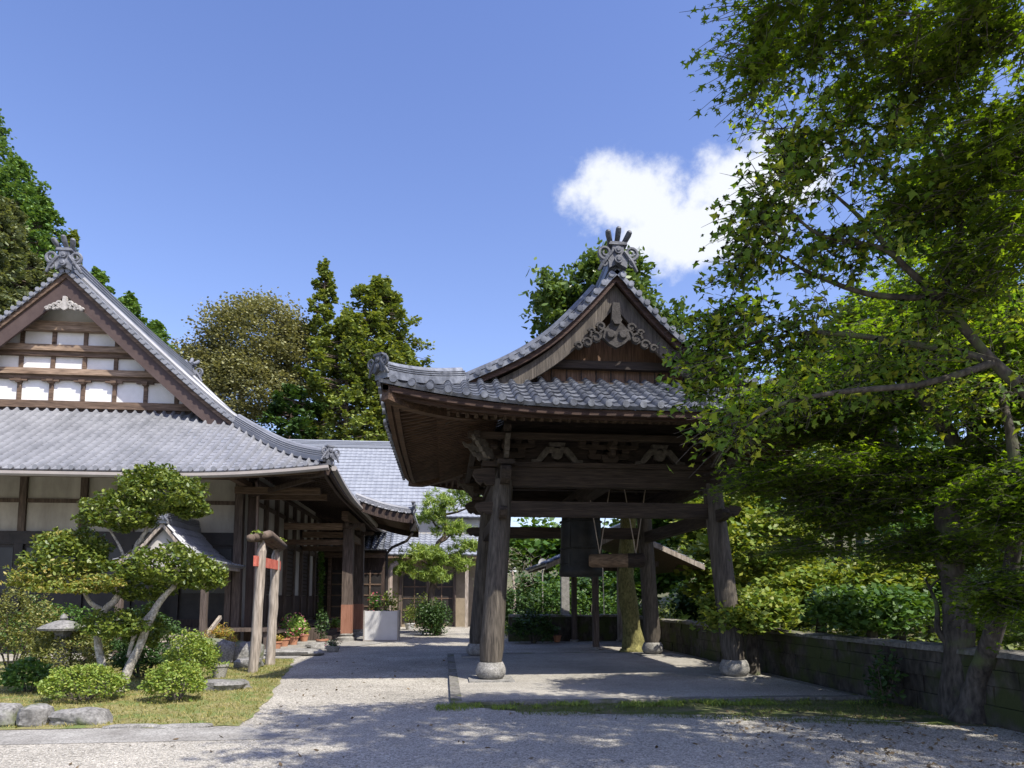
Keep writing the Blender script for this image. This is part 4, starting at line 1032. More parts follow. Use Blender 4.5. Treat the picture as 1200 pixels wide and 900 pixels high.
part('beam', MB().box((4.5, 21.15, 2.6), (6.8, 21.3, 2.76)), w_tpost, sh)
part('beam', MB().box((4.5, 24.9, 2.6), (6.8, 25.05, 2.76)), w_tpost, sh)

# ------------------------------------------------------------------ FAR BUILDINGS
fb = thing('residence_hall', 'large far hall with long plain grey tiled roof behind the pine', 'hall', (-3, 42, 0))
SF = lambda u, v: np.stack([-13+u, 39.5+v*.80, 6.3+v*.72], 1)
mb = MB(); tiles(mb, SF, 0, 15.7, lambda u: np.full(u.shape, 7.4), du=.32, dv=.34, hgt=.16); rf_ = part('roof', mb, tile_f, fb, smooth=True)
SB = lambda u, v: np.stack([-13+u, 51.3-v*.80, 6.3+v*.72], 1)
mb = MB(); tiles(mb, SB, 0, 15.7, lambda u: np.full(u.shape, 7.4), du=.32, dv=.34, hgt=.16, out_dir=(0, 1, 0)); part('rear_slope', mb, tile_f, rf_, smooth=True)
part('main_ridge', MB().sweep(ridge_prof(.4, .45), [(-13.2, 45.42, 11.6), (2.9, 45.42, 11.6)]), tile_f, rf_, smooth=True)
SF2 = lambda u, v: np.stack([-9+u, 37.3+v*.88, 3.95+v*.45], 1)
mb = MB(); tiles(mb, SF2, 0, 11.6, lambda u: np.full(u.shape, 3.1), du=.32, dv=.36, hgt=.4); part('lower_roof', mb, tile_f, fb, smooth=True)
part('eave_board', MB().box((-9, 37.35, 3.75), (2.6, 37.45, 3.93)), w_tbrown, fb)
fwl = part('front_wall', MB().box((-12.5, 40, 0), (2.3, 40.2, 6.2)), plaster_old, fb)
part('side_wall', MB().box((2.1, 40.21, 0), (2.3, 50.8, 6.4)), plaster_old, fb)
lw = part('lower_wall', MB().box((-8.6, 38.6, 0), (2.3, 38.75, 4.2)), M('ochre_wall', (.20, .16, .11), (.30, .25, .18), 2, .9), fb)
for x in np.arange(-8.4, 2.3, 1.5):
    part('wall_post', MB().box((x-.08, 38.5, 0), (x+.08, 38.598, 4.1)), w_tpost, lw)
    if -2.6 < x < .5:
        d_ = part('lattice_door', MB().box((x+.15, 38.54, .25), (x+1.4, 38.597, 2.9)), black_w, lw)
        for z in (.9, 1.55, 2.2): part('rail', MB().box((x+.15, 38.52, z), (x+1.4, 38.539, z+.06)), w_tbrown, d_)
        part('stile', MB().box((x+.75, 38.505, .25), (x+.81, 38.519, 2.9)), w_tbrown, d_)
for x in (1.25, 2.4): part('verandah_post', MB().box((x-.09, 37.5, 0), (x+.09, 37.68, 3.8)), w_gate, fb)
# low wing with lattice doors, between
an = thing('lattice_wing', 'low timber wing with lattice doors behind the porch column', 'wing', (-5.6, 35.5, 0))
SF3 = lambda u, v: np.stack([-8.8+u, 34.3+v*.85, 4.0+v*.5], 1)
mb = MB(); tiles(mb, SF3, 0, 6.2, lambda u: np.full(u.shape, 2.6), hgt=.8); part('roof', mb, tile_b, an, smooth=True)
aw = part('front_wall', MB().box((-8.6, 35.1, 0), (-2.9, 35.25, 4.1)), w_tdark, an)
part('eave_beam', MB().box((-8.7, 34.6, 3.62), (-2.8, 34.75, 3.85)), w_tbrown, an)
for x in np.arange(-8.4, -3, 1.35):
    part('wall_post', MB().box((x-.08, 34.9, 0), (x+.08, 35.098, 3.8)), w_tbrown, aw)
    d_ = part('lattice_door', MB().box((x+.12, 35.02, .3), (x+1.2, 35.09, 3.0)), black_w, aw)
    for z in np.arange(.6, 3, .55): part('rail', MB().box((x+.12, 34.98, z), (x+1.2, 35.018, z+.07)), M('amber_timber', (.35, .2, .09), (.5, .3, .15), 4, .6) if z == .6 and x == -8.4 else w_tbrown, d_)
    part('stile', MB().box((x+.62, 34.955, .3), (x+.69, 34.979, 3.0)), w_tbrown, d_)

# ------------------------------------------------------------------ GARDEN, left
def dome(name, label, c, r, h, lmat, n, size, shape='oval', group=None, cat='shrub', z0=0.0, stem=True, lump=.12, up=.3, seed=1):
    """clipped shrub: leaves thick on a lumpy dome, twigs inside"""
    rg = np.random.default_rng(seed); root = thing(name, label, cat, (c[0], c[1], 0), group)
    rx, ry = (r, r) if isinstance(r, (int, float)) else r
    d = rg.normal(size=(n, 3)); d[:, 2] = np.abs(d[:, 2])*1.0-.35; d /= np.linalg.norm(d, axis=1)[:, None]
    k1 = rg.uniform(0, 9, 3)
    L = 1 + lump*(np.sin(d[:, 0]*6+k1[0])*np.sin(d[:, 1]*6+k1[1])+.6*np.sin(d[:, 2]*9+d[:, 0]*7+k1[2]))
    q = rg.uniform(.72, 1.02, n)**.8*L
    P = np.stack([c[0]+d[:, 0]*rx*q, c[1]+d[:, 1]*ry*q, z0+h*.42+d[:, 2]*h*.58*q], 1)
    P = P[P[:, 2] > z0+.03]
    V, k = leafV(P, size, shape, up, rg); polys('foliage', V, k, lmat, root)
    mb = MB()
    for i in range(9):
        a = rg.uniform(0, 6.28); e = Vector((c[0]+math.cos(a)*rx*.6, c[1]+math.sin(a)*ry*.6, z0+h*rg.uniform(.5, .8)))
        b = Vector((c[0]+math.cos(a)*.06, c[1]+math.sin(a)*.06, 0)); mb.tube([b, b.lerp(e, .5)+Vector((0, 0, -.05)), e], [.022, .016, .006], 5)
    part('stems', mb, bark_grey, root)
    return root
def gp(px, py): p = gd(px, py); return (p.x, p.y)
def dm(name, label, px, py, r, h, lm, n, size, shape='oval', **k): return dome(name, label, gp(px, py), r, h, lm, n, size, shape, **k)
L_oshrub = leafm('olive_shrub_leaf', (.07, .10, .025), (.24, .23, .065), tr=.25)
dm('clipped_azalea', 'low yellow green clipped azalea dome on the lawn edge behind the boulders', 97, 822, (.62, .5), .56, L_azal, 5200, .045, seed=2)
dm('round_shrub', 'small bright green shrub left of the yellow green azalea dome', 31, 812, (.36, .36), .56, L_green, 1500, .075, up=.1, seed=3, lump=.22)
dm('clipped_azalea', 'rounded yellow green azalea at the right end of the bed beside the grey bowl pot', 204, 822, (.42, .42), .62, L_azal, 3600, .048, seed=4, lump=.16)
dm('clipped_azalea', 'taller azalea bush behind the rounded azalea at the bed end', 222, 800, (.46, .45), .95, L_azal, 3600, .052, seed=5, lump=.2)
dm('hedge_shrub', 'loose olive shrub at the left picture edge under the pruned tree', 12, 790, (.85, .6), 1.75, L_oshrub, 6500, .06, seed=6, lump=.25)
dm('hedge_shrub', 'dense olive shrub standing beside the stone lantern', 80, 797, (.72, .5), 1.05, L_oshrub, 5200, .055, seed=7, lump=.2)
dm('hedge_shrub', 'dark evergreen shrub in the shade beneath the pruned tree', 165, 795, (.5, .5), .85, L_dark, 2600, .07, seed=8, lump=.2)
dm('nandina', 'orange tipped nandina bush before the temple corner post', 258, 776, (.42, .4), .95, L_nand, 900, .10, 'strap', seed=9, lump=.25, up=.1)
dm('garden_shrub', 'light green low shrub beside the orange tipped bush', 232, 782, (.4, .4), .7, L_azal, 1300, .07, seed=10, lump=.25)
dm('garden_shrub', 'dark shrub filling the gap in front of the entrance canopy', 165, 780, (.9, .6), 1.35, L_dark, 2800, .08, seed=12, lump=.2)
dm('garden_shrub', 'shaded broad shrub at far left before the temple doors', 60, 778, (1.2, .7), 1.5, L_green, 3400, .08, seed=13, lump=.2)

# pruned cloud tree
def at3(px, py, y): return at(px, py, y)
yb = 12.0
def pads(root, specs, lmat, n, size, nm='foliage_pad', seed=1, shape='oval'):
    rg = np.random.default_rng(seed)
    for (c, r, w_) in specs:
        m_ = int(n*w_); d = rg.normal(size=(m_, 3)); d /= np.linalg.norm(d, axis=1)[:, None]; d[:, 2] = np.where(d[:, 2] < 0, d[:, 2]*.55, d[:, 2])
        k1 = rg.uniform(0, 9, 4)
        L = 1+.14*(np.sin(d[:, 0]*5+k1[0])*np.sin(d[:, 1]*5+k1[1])+np.sin(d[:, 2]*6+d[:, 0]*8+k1[2])*.8)+.07*np.sin(d[:, 0]*17+k1[3])*np.sin(d[:, 2]*15)
        q = (rg.uniform(.45, 1.05, m_)**.5)*L; P = np.array(c)+d*np.array(r)*q[:, None]
        V, k = leafV(P, size, shape, .25, rg, .35); polys(nm, V, k, lmat if not isinstance(lmat, dict) else lmat.get(w_, L_camel), root)
ct = thing('pruned_tree', 'cloud pruned camellia with three leafy pads on bent pale trunks', 'tree', (-4.35, yb, 0))
mb = MB()
b0 = gd(140, 805); b0 = Vector((-4.15, 12.0, 0)); 
_, _n = limb([at(138, 812, 12.1), at(158, 770, 12.1), at(183, 712, 12.0), at(205, 685, 12.0)], [0.086, 0.070, 0.058, 0.039], 10, mb, wob=.1)
limb([at(183, 712, 12.0), at(160, 740, 12.05), at(150, 770, 12.1)], [0.047, 0.039, 0.031], 8, mb)
limb([at(124, 812, 12.2), at(118, 770, 12.2), at(114, 740, 12.1), at(122, 716, 12.0), at(138, 700, 12.0), at(150, 665, 12.0), at(160, 640, 12.0), at(172, 618, 12.0), at(165, 590, 12.0)], [0.078, 0.062, 0.055, 0.058, 0.055, 0.045, 0.039, 0.031, 0.020], 10, mb, wob=.12)
limb([at(125, 716, 12.0), at(108, 708, 12.0), at(97, 692, 12.0), at(80, 672, 12.0)], [0.047, 0.039, 0.031, 0.023], 8, mb)
limb([at(172, 618, 12), at(190, 600, 12.1), at(205, 590, 12.1)], [0.031, 0.023, 0.016], 7, mb)
limb([at(150, 665, 12.0), at(140, 640, 11.9), at(125, 615, 11.9)], [0.031, 0.023, 0.016], 7, mb)
limb([at(205, 685, 12.0), at(225, 670, 12.0)], [0.031, 0.016], 7, mb)
part('trunk', mb, bark_pale, ct, smooth='all')
def pd(px, py, y, wpx, hpx, dy=.75):
    c = at(px, py, y); s_ = y/FPX*1.05
    return (tuple(c), (wpx*s_, dy*wpx*s_, hpx*s_))
pads(ct, [(*pd(188, 582, 12.0, 48, 30), 1.0), (*pd(140, 605, 11.8, 40, 26), .8), (*pd(178, 563, 12.1, 30, 16), .4), (*pd(222, 598, 12.1, 20, 16), .25)], L_camel, 3600, .075, seed=21)
pads(ct, [(*pd(80, 658, 11.8, 44, 28), 1.0), (*pd(95, 640, 12.0, 30, 20), .4)], L_camel, 2900, .075, seed=22)
pads(ct, [(*pd(60, 672, 11.5, 40, 16), .25), (*pd(42, 682, 11.6, 26, 10), .5), (*pd(75, 690, 11.4, 34, 8), .5), (*pd(120, 683, 11.5, 24, 9), .4), (*pd(70, 630, 11.9, 22, 7), .3), (*pd(104, 690, 11.6, 24, 8), .3)], L_camred, 2200, .06, 'tinted_foliage', seed=23)
pads(ct, [(*pd(200, 668, 11.9, 50, 27), 1.0), (*pd(238, 678, 11.9, 26, 22), .35), (*pd(165, 690, 12.1, 30, 22), .4)], L_camel, 3800, .075, seed=24)
pads(ct, [(*pd(135, 735, 11.9, 34, 18), .6), (*pd(170, 740, 12.3, 24, 26), .5)], L_camel, 2400, .075, seed=25)
# stone lantern beside
ln = thing('stone_lantern', 'low stone lantern with wide mossy cap, half hidden by shrubs', 'stone lantern', (-5.6, 12.0, 0))
lc = at(75, 722, 14.2); lx, ly = lc.x, lc.y; ly = 14.2; ln.location = (lx, ly, 0); BASE[ln.name] = Vector((lx, ly, 0))
part('shaft', MB().lathe((lx, ly, 0), [(.2, 0), (.2, .1), (.12, .14), (.11, .62), (.17, .68), (.17, .74)], 14), stone_l, ln, smooth=True)
part('fire_box', MB().lathe((lx, ly, .74), [(.15, 0), (.16, .2), (.15, .22)], 6), stone_l, ln)
part('cap', MB().lathe((lx, ly, .96), [(.2, 0), (.42, .02), (.44, .06), (.33, .12), (.15, .19), (.07, .21)], 16, .03), stone_l, ln, smooth=True)
part('finial', MB().lathe((lx, ly, 1.16), [(.04, 0), (.07, .05), (.05, .1), (.01, .14)], 10), stone_l, ln, smooth=True)

# boulders
def boulder(name, label, c, r, seed, group=None, flat=0.0, cat='boulder', mat=stone_l):
    rg = np.random.default_rng(seed); mb = MB(); V = []; n_, m_ = 18, 11; off = rg.uniform(0, 50, 3)
    for i in range(m_):
        ph = math.pi*i/(m_-1)
        for j in range(n_):
            a = 2*math.pi*j/n_; d = Vector((math.sin(ph)*math.cos(a), math.sin(ph)*math.sin(a), math.cos(ph)))
            # squarish rock with facets
            q = 1/(abs(d.x)**3.2+abs(d.y)**3.2+abs(d.z)**3.2)**(1/3.2)
            nz = mnoise.noise(d*1.3+Vector(off))*.28+mnoise.noise(d*3.5+Vector(off))*.12
            z = d.z*r[2]*q*(1+nz*.6)
            if flat: z = min(z, r[2]*flat)
            V.append((c[0]+d.x*r[0]*q*(1+nz), c[1]+d.y*r[1]*q*(1+nz), c[2]+z))
    fs = [(i*n_+j, i*n_+(j+1) % n_, (i+1)*n_+(j+1) % n_, (i+1)*n_+j) for i in range(m_-1) for j in range(n_)]
    mb.add(V, fs); return solo(name, mb, mat, label, cat, group, smooth=True)
boulder('boulder', 'squarish grey boulder at the lower left corner of the bed', (*gp(42, 850), .1), (.17, .18, .17), 1)
boulder('boulder', 'wide lichen spotted boulder below the yellow green azalea dome', (*gp(95, 848), .06), (.36, .2, .14), 2)
boulder('boulder', 'grey boulder cut off by the left picture edge', (*gp(8, 850), .1), (.17, .2, .17), 3)
boulder('flat_stone', 'long flat topped stone on the grass beneath the grey pot', (*gp(262, 808), .06), (.42, .3, .13), 4, flat=.8, cat='stone')
boulder('flat_stone', 'smaller flat stone stacked behind the long flat topped stone', (*gp(292, 783), .1), (.3, .28, .16), 5, flat=.8, cat='stone')
boulder('boulder', 'pale rock behind the nandina bush by the canopy', (-5.9, 17.3, .2), (.8, .35, .42), 6)
boulder('boulder', 'dark rock at the foot of the temple corner post', (-5.0, 18.0, .15), (.5, .35, .36), 7)
boulder('flat_stone', 'dark edging slab beside the path near the gate', (*gp(345, 768), .08), (.75, .4, .12), 8, flat=.8, cat='stone', mat=stone)
boulder('flat_stone', 'dark edging slab beyond the gate, next to the planter trough', (*gp(376, 760), .08), (.45, .4, .15), 9, flat=.8, cat='stone', mat=stone)
for i, (x, l) in enumerate(((215, 'thin edging stone bordering the grass at its middle'), (160, 'thin edging stone bordering the grass below the dome azalea'))):
    boulder('edging_stone', l, (*gp(x, 853), .01), (.34, .06, .04), 30+i, cat='stone', mat=stone)

# pots with plants
def pot(px, py, r, h, label, plabel, leafmat, n=260, ps=.07, ph=.4, pr2=None, mat=terra, shape='oval', y=None, flowers=None, seed=1, spread=1.0):
    x, y_ = gp(px, py); rg = np.random.default_rng(seed)
    o = thing('flower_pot', label, 'flower pot', (x, y_, 0.0))
    part('body', MB().lathe((x, y_, 0.016), [(r*.68, 0), (r*.95, h*.82), (r*1.05, h*.84), (r*1.05, h), (r*.92, h), (r*.9, h*.88), (.01, h*.86)], 20), mat, o, smooth=True)
    p = thing('potted_plant', plabel, 'plant', (x, y_, h*.86))
    c = np.array([x, y_, h*.86+ph*.55]); P = in_ell(c, (r*1.25*spread, r*1.25*spread, ph*.55), n, .2, rg)
    V, k = leafV(P, ps, shape, .2, rg); fo = polys('foliage', V, k, leafmat, p)
    if flowers:
        P = in_ell(c, (r*1.3*spread, r*1.3*spread, ph*.6), n//7, .8, rg); V, k = leafV(P, ps*.8, 'blob', .2, rg); polys('flower', V, k, flowers, p)['kind'] = 'stuff'
    mb = MB()
    for i in range(6):
        a = rg.uniform(0, 6.3); mb.tube([(x+.02*math.cos(a), y_+.02*math.sin(a), h*.82), (x+r*.7*math.cos(a), y_+r*.7*math.sin(a), h*.86+ph*.7)], [.008, .004], 5)
    part('stems', mb, bark_br, p)
W_fl = leafm('white_petals', (.6, .6, .55), (.8, .8, .75), tr=.2)
pot(257, 795, .17, .27, 'weathered grey bowl pot on the flat stone', 'sparse greenery in the weathered grey bowl', L_azal, 90, .05, .12, mat=concrete, seed=41)
pot(322, 762, .22, .26, 'wide orange terracotta pot just right of the gate post', 'orange tinged plant in the wide terracotta pot', L_nand, 160, .07, .25, seed=42)
pot(332, 758, .2, .26, 'terracotta pot half hidden by pink flowers', 'pink and red flowers in the half hidden pot', L_green, 240, .07, .45, flowers=L_flow, seed=43)
pot(343, 756, .2, .28, 'terracotta pot under a big pale green bush', 'big pale green potted bush with a few pink blooms', L_lily, 800, .08, .78, flowers=L_flow, seed=44, spread=1.9)
pot(356, 752, .18, .26, 'small terracotta pot last in the row by the steps', 'light green leafy plant last in the row by the steps', L_azal, 260, .08, .5, seed=45)
pot(377, 759, .2, .26, 'terracotta pot on the path holding a dark upright shrub', 'dark upright potted shrub in the middle of the path', L_dark, 520, .08, .95, seed=46)
pot(390, 764, .22, .16, 'low pale trough pot with pink cyclamen', 'pink cyclamen beside the dark potted shrub', L_dark, 160, .06, .22, flowers=L_flow, seed=47, mat=concrete)
pot(394, 742, .22, .24, 'pot standing in front of the porch column', 'feathery light green plant in front of the porch column', L_lily, 300, .09, .5, seed=48)
pot(480, 738, .26, .32, 'white pot beside the white box', 'tall yellow green plant in the white pot', L_bright, 420, .09, .95, mat=white_p, seed=49, spread=1.3)
pot(508, 737, .3, .25, 'wide terracotta pot beneath the pine', 'low green plant in the wide pot beneath the pine', L_azal, 240, .08, .35, seed=50)
pot(569, 735+2, .14, .2, 'tiny orange pot at the foot of the rear left post', 'seedling in the tiny orange pot', L_green, 40, .06, .1, seed=51)
pot(653, 753, .15, .24, 'orange pot in the shade before the far wall', 'wilted seedling in the shaded orange pot', L_dead, 30, .06, .1, seed=52)
pot(803, 757, .16, .26, 'brown pot by the stone wall right of the rear post', 'tiny plant in the brown pot by the wall', L_azal, 30, .05, .06, seed=53)
# white planter box
a = gd(427, 752); b = gd(465, 752); wbx = thing('white_planter_box', 'large square white box planter beside the porch column', 'planter', ((a.x+b.x)/2, a.y+.6, 0))
yF = a.y
part('front_panel', MB().box((a.x, yF, .06), (b.x, yF+.05, 1.12)), white_p, wbx)
part('frame', MB().box((a.x-.05, yF-.02, .0), (a.x-.002, yF+1.0, 1.14)).box((b.x+.002, yF-.02, 0), (b.x+.05, yF+1.0, 1.14)).box((a.x, yF-.02, .0), (b.x, yF+1.0, .058)), gutter, wbx)
part('back_panel', MB().box((a.x, yF+.94, .06), (b.x, yF+.99, 1.12)), white_p, wbx)
part('soil', MB().box((a.x+.002, yF+.052, .9), (b.x-.002, yF+.938, 1.0)), soil, wbx)
cc = ((a.x+b.x)/2, yF+.5)
def clump(name, label, c, r, lmat, n, size, shape='oval', cat='plant', seed=1, fl=None):
    rg = np.random.default_rng(seed); root = thing(name, label, cat, c)
    P = in_ell((c[0], c[1], c[2]+r[2]*.9), r, n, .1, rg); V, k = leafV(P, size, shape, .2, rg); polys('foliage', V, k, lmat, root)
    if fl: P = in_ell((c[0], c[1], c[2]+r[2]*.9), r, n//14, .8, rg); V, k = leafV(P, size, 'blob', .2, rg); polys('flower', V, k, fl, root)['kind'] = 'stuff'
    mb = MB()
    for i in range(7):
        a_ = rg.uniform(0, 6.3); mb.tube([c, (c[0]+r[0]*.6*math.cos(a_), c[1]+r[1]*.6*math.sin(a_), c[2]+r[2]*1.2)], [.012, .005], 5)
    part('stems', mb, bark_br, root); return root
clump('potted_plant', 'red and green plant growing at the left of the white box', (cc[0]-.25, cc[1], 1.0), (.35, .3, .45), L_green, 300, .1, seed=61, fl=L_flow)
clump('potted_plant', 'yellow green plant growing at the right of the white box', (cc[0]+.3, cc[1], 1.0), (.35, .3, .5), L_bright, 360, .1, seed=62)
bp_ = gp(497, 742); clump('shrub', 'yellow green leafy shrub between the white box and the pine', (bp_[0], bp_[1]+1.2, 0), (.9, .7, 1.0), L_bright, 1500, .1, cat='shrub', seed=63)
bp_ = gp(508, 745); clump('shrub', 'rounded dark evergreen shrub under the pine', (bp_[0], bp_[1], 0), (.85, .7, .85), L_dark, 3800, .1, cat='shrub', seed=64)

# broad-leaved plant by the right rear post
lp = gp(797, 757); st_ = thing('leafy_plant', 'bright green spear leaved plant beside the right rear post', 'plant', (lp[0], lp[1], 0))
P = []; Dr = []
for s_ in range(7):
    bx_, by_ = lp[0]+rng.uniform(-.15, .15), lp[1]+rng.uniform(-.15, .15); H_ = rng.uniform(.7, 1.25)
    for z in np.arange(.15, H_, .09): P.append((bx_, by_, z)); a = rng.uniform(0, 6.3); Dr.append((math.cos(a), math.sin(a), .5))
P = np.array(P); Dr = np.array(Dr); V, k = leafV(P+Dr*.14, .32, 'strap', dirs=Dr); V2 = V; polys('foliage', V2, k, L_lily, st_)
mb = MB()
for s_ in range(7): mb.tube([(lp[0]+rng.uniform(-.15, .15), lp[1]+rng.uniform(-.15, .15), 0), (lp[0]+rng.uniform(-.2, .2), lp[1]+rng.uniform(-.2, .2), 1.0)], [.012, .006], 5)
part('stems', mb, L_lily, st_)
clump('seedling', 'thin dark sapling in front of the long stone wall', (6.45, 9.6, 0), (.3, .3, .5), L_dark, 260, .09, cat='plant', seed=66)

# ------------------------------------------------------------------ TREES
# mossy-trunk evergreen behind the tower
make_tree('evergreen_tree', 'tall evergreen with moss covered trunk rising behind the bell tower roof', 'tree', (5.62, 20.0, 0),
    [([(5.62, 20.0, -.05), (5.6, 20.0, .5), (5.42, 20.0, 2.2), (5.5, 20.0, 4.5), (5.2, 20.2, 8.5), (5.1, 20.3, 11.5)], [.46, .29, .25, .23, .16, .05])],
    [((4.4, 20.4, 10.4), (1.7, 1.5, 2.0), .45), ((5.2, 20.3, 11.2), (1.2, 1.2, 1.4), .3), ((6.5, 20.3, 9.8), (1.0, 1.2, 1.5), .2)],
    leafm('glossy_evergreen_leaf', (.04, .085, .018), (.13, .19, .045), tr=.25, rough=.4), bark_moss, 'oval', .19, 260, 64, .25, shell=.4, up=.2, flat=.9)
# pine
pc = at(505, 640, 30)
pr0 = thing('pine_tree', 'pruned pine with bright needle pads before the far roof', 'pine tree', (.3, 30.5, 0))
mb = MB(); _, nn = limb([(-.2, 30.3, 0), at(505, 700, 30.2), at(515, 665, 30.2), at(512, 640, 30.2), at(522, 625, 30.2), at(520, 590, 30.2)], [.17, .15, .13, .11, .09, .04], 10, mb)
PPs = [(520, 590, 26, 14), (545, 578, 18, 10), (505, 605, 22, 12), (530, 622, 26, 8), (490, 652, 24, 12), (470, 668, 16, 8), (515, 652, 24, 12), (540, 660, 18, 12), (505, 676, 26, 9), (545, 640, 16, 9), (556, 590, 14, 10)]
for (x, y, a_, b_) in PPs: limb([at(515, min(y+14, 690), 30.2), at((x+515)/2, y+10, 30.1), at(x, y+2, 30.0)], [.06, .05, .025], 6, mb)
part('trunk', mb, bark_br, pr0, smooth='all')
for i, (x, y, a_, b_) in enumerate(PPs):
    c = at(x, y, 30.0); s_ = 30/FPX; n_ = int(2.0*a_); P = in_ell(tuple(c), (a_*s_*1.1, a_*s_*.8, b_*s_*1.15), n_, .15)
    n2_ = 34; Q = np.repeat(P, n2_, 0); Dn = rng.normal(size=Q.shape); Dn[:, 2] = np.abs(Dn[:, 2])*.9+.25; Dn /= np.linalg.norm(Dn, axis=1)[:, None]
    Q = Q+Dn*rng.uniform(.05, .24, len(Q))[:, None]
    V, k = leafV(Q, .24, 'needle', dirs=Dn); polys('needle_pad', V, k, L_pine, pr0)

# background trees (far)
def cone_tree(name, label, base, H_, Rr, lmat, n, size, seed, group=None, bark=bark_br, power=.75, low=.12, lump=.25):
    rg = np.random.default_rng(seed); root = thing(name, label, 'tree', base, group); bx_, by_, bz_ = base
    P = []; mb = MB(); mb.tube([(bx_, by_, bz_-.3), (bx_, by_, bz_+H_*.97)], [Rr*.08+.12, .03], 8)
    nb = int(n/45)
    for i in range(nb):
        t = low+(1-low)*rg.uniform(0, 1)**.85; a = rg.uniform(0, 6.283)
        rr = Rr*(1-t)**power*(1+lump*1.5*math.sin(a*3+seed+t*13))*rg.uniform(.4, 1.2)+.15
        c = np.array([bx_+math.cos(a)*rr, by_+math.sin(a)*rr, bz_+H_*t-.08*rr])
        mb.tube([(bx_, by_, c[2]+.1*rr), tuple(c)], [.05, .02], 4, cap=False)
        m_ = 45; q = np.clip(rg.normal(size=(m_, 3)), -1.8, 1.8)*np.array([.3, .3, .26])*(Rr*.22*(1-t*.5)+.12); P.append(c+q)
    P.append(np.stack([bx_+rg.normal(size=40)*.12, by_+rg.normal(size=40)*.12, bz_+H_*(.93+.08*rg.uniform(size=40))], 1))
    P = np.concatenate(P); V, k = leafV(P, size, 'blob', .5, rg); polys('crown', V, k, lmat, root); part('trunk', mb, bark, root); return root
def round_tree(name, label, base, ells, lmat, n, size, seed, group=None, bark=bark_br, trunk_r=.3, crad=.5, up=.55, shell=.6, shape='blob', thick=1.5):
    rg = np.random.default_rng(seed); root = thing(name, label, 'tree', base, group); bx_, by_, bz_ = base
    zt = np.mean([e[0][2] for e in ells]); xt = np.mean([e[0][0] for e in ells]); yt = np.mean([e[0][1] for e in ells])
    mb = MB(); _, nn = limb([(bx_, by_, bz_-.3), (bx_*.8+xt*.2, by_*.8+yt*.2, bz_+(zt-bz_)*.4), (xt, yt, zt)], [trunk_r, trunk_r*.75, trunk_r*.35], 8, mb)
    tot = sum(e[1][0]*e[1][2] for e in ells); T = []
    ncl = max(10, int(n/100))
    for (c, r) in ells: T.append(in_ell(c, r, max(2, int(ncl*r[0]*r[2]/tot)), shell, rg))
    T = np.concatenate(T); skeleton(nn[len(nn)//2:], T[::2], .1, .05, mb, seg=3, thick=thick); part('trunk', mb, bark, root, smooth='all')
    P = np.repeat(T, 100, axis=0); cs_ = np.repeat(rg.uniform(.6, 1.25, len(T)), 100)[:, None]; g = np.clip(rg.normal(size=P.shape), -1.7, 1.7)*crad*cs_; g[:, 2] *= .45
    V, k = leafV(P+g, size, shape, up, rg); polys('crown', V, k, lmat, root); return root
def AT(px, py, y): return tuple(at(px, py, y))
Y1 = 58
def ell(px, py, y, wpx, hpx): s_ = y/FPX; return (AT(px, py, y), (wpx*s_, wpx*s_*.8, hpx*s_))
round_tree('broadleaf_tree', 'broad olive brown deciduous tree behind the temple roof', (-17, Y1, 6), [ell(300, 400, Y1, 62, 52), ell(345, 420, Y1+1, 36, 50), ell(255, 430, Y1, 40, 32), ell(290, 455, Y1-1, 60, 40), ell(228, 420, Y1, 22, 14)], L_olive, 52000, .2, 71, trunk_r=.5, crad=.8)
b = at(376, 500, 57); cone_tree('cedar_tree', 'slim pointed cedar rising above its neighbours behind the far roof', (b.x, 57, 6), at(376, 306, 57).z-6, 3.0, L_cedar, 10000, .26, 72)
b = at(442, 500, 56); cone_tree('cedar_tree', 'wide yellow green cedar right of the slim pointed cedar', (b.x, 56, 6), at(442, 328, 56).z-6, 5.0, L_cedar, 24000, .27, 73, power=.48)
b = at(405, 500, 54); cone_tree('cedar_tree', 'yellow green cedar between the slim cedar and the wide cedar', (b.x, 54, 5), at(405, 368, 54).z-5, 4.3, L_cedar, 18000, .27, 74, power=.48)
b = at(472, 500, 55); cone_tree('cedar_tree', 'lower cedar at the right of the group, partly behind the bell tower eave', (b.x, 55, 5), at(478, 405, 55).z-5, 3.2, L_cedar, 11000, .26, 75, power=.48)
b = at(340, 500, 52); cone_tree('dark_conifer', 'shaded dark conifer under the olive brown tree', (b.x, 52, 4), at(338, 455, 52).z-4, 5.0, L_dark, 9000, .3, 76, power=.5)
b = at(240, 470, 70); cone_tree('dark_conifer', 'dark conifer low behind the temple ridge', (b.x, 64, 8), 15, 5.0, L_hill, 5000, .45, 77, power=.5)
# left hillside
def hx(px, py, y): p = at(px, py, y); return p
lefts = [(-25, 110, 66, 8.0, L_hill, 'tallest dark green tree at the top left picture edge', .55), (22, 190, 64, 6.5, L_hill, 'tall green conifer next to the tallest tree on the left hillside', .55),
         (48, 235, 62, 5.2, L_hill, 'green conifer stepping down right of the two tallest hillside trees', .55), (86, 272, 60, 2.2, L_cedar, 'thin spindly conifer tip directly above the temple ridge ornament', .8),
         (115, 318, 64, 4.0, L_hill, 'small hillside conifer just right of the thin spindly one', .6), (150, 345, 66, 4.2, L_hill, 'conifer low on the slope above the temple roof line', .6), (182, 378, 68, 4.5, L_hill, 'lowest conifer peeping over the middle of the temple roof', .6),
         (5, 235, 52, 4.0, L_hill2, 'grey green rounded tree in front of the hillside conifers', .45), (-30, 220, 50, 6.0, L_hill2, 'grey green tree cut by the left picture edge', .45), (35, 300, 50, 4.0, L_hill2, 'grey green tree directly left of the temple ridge ornament', .45)]
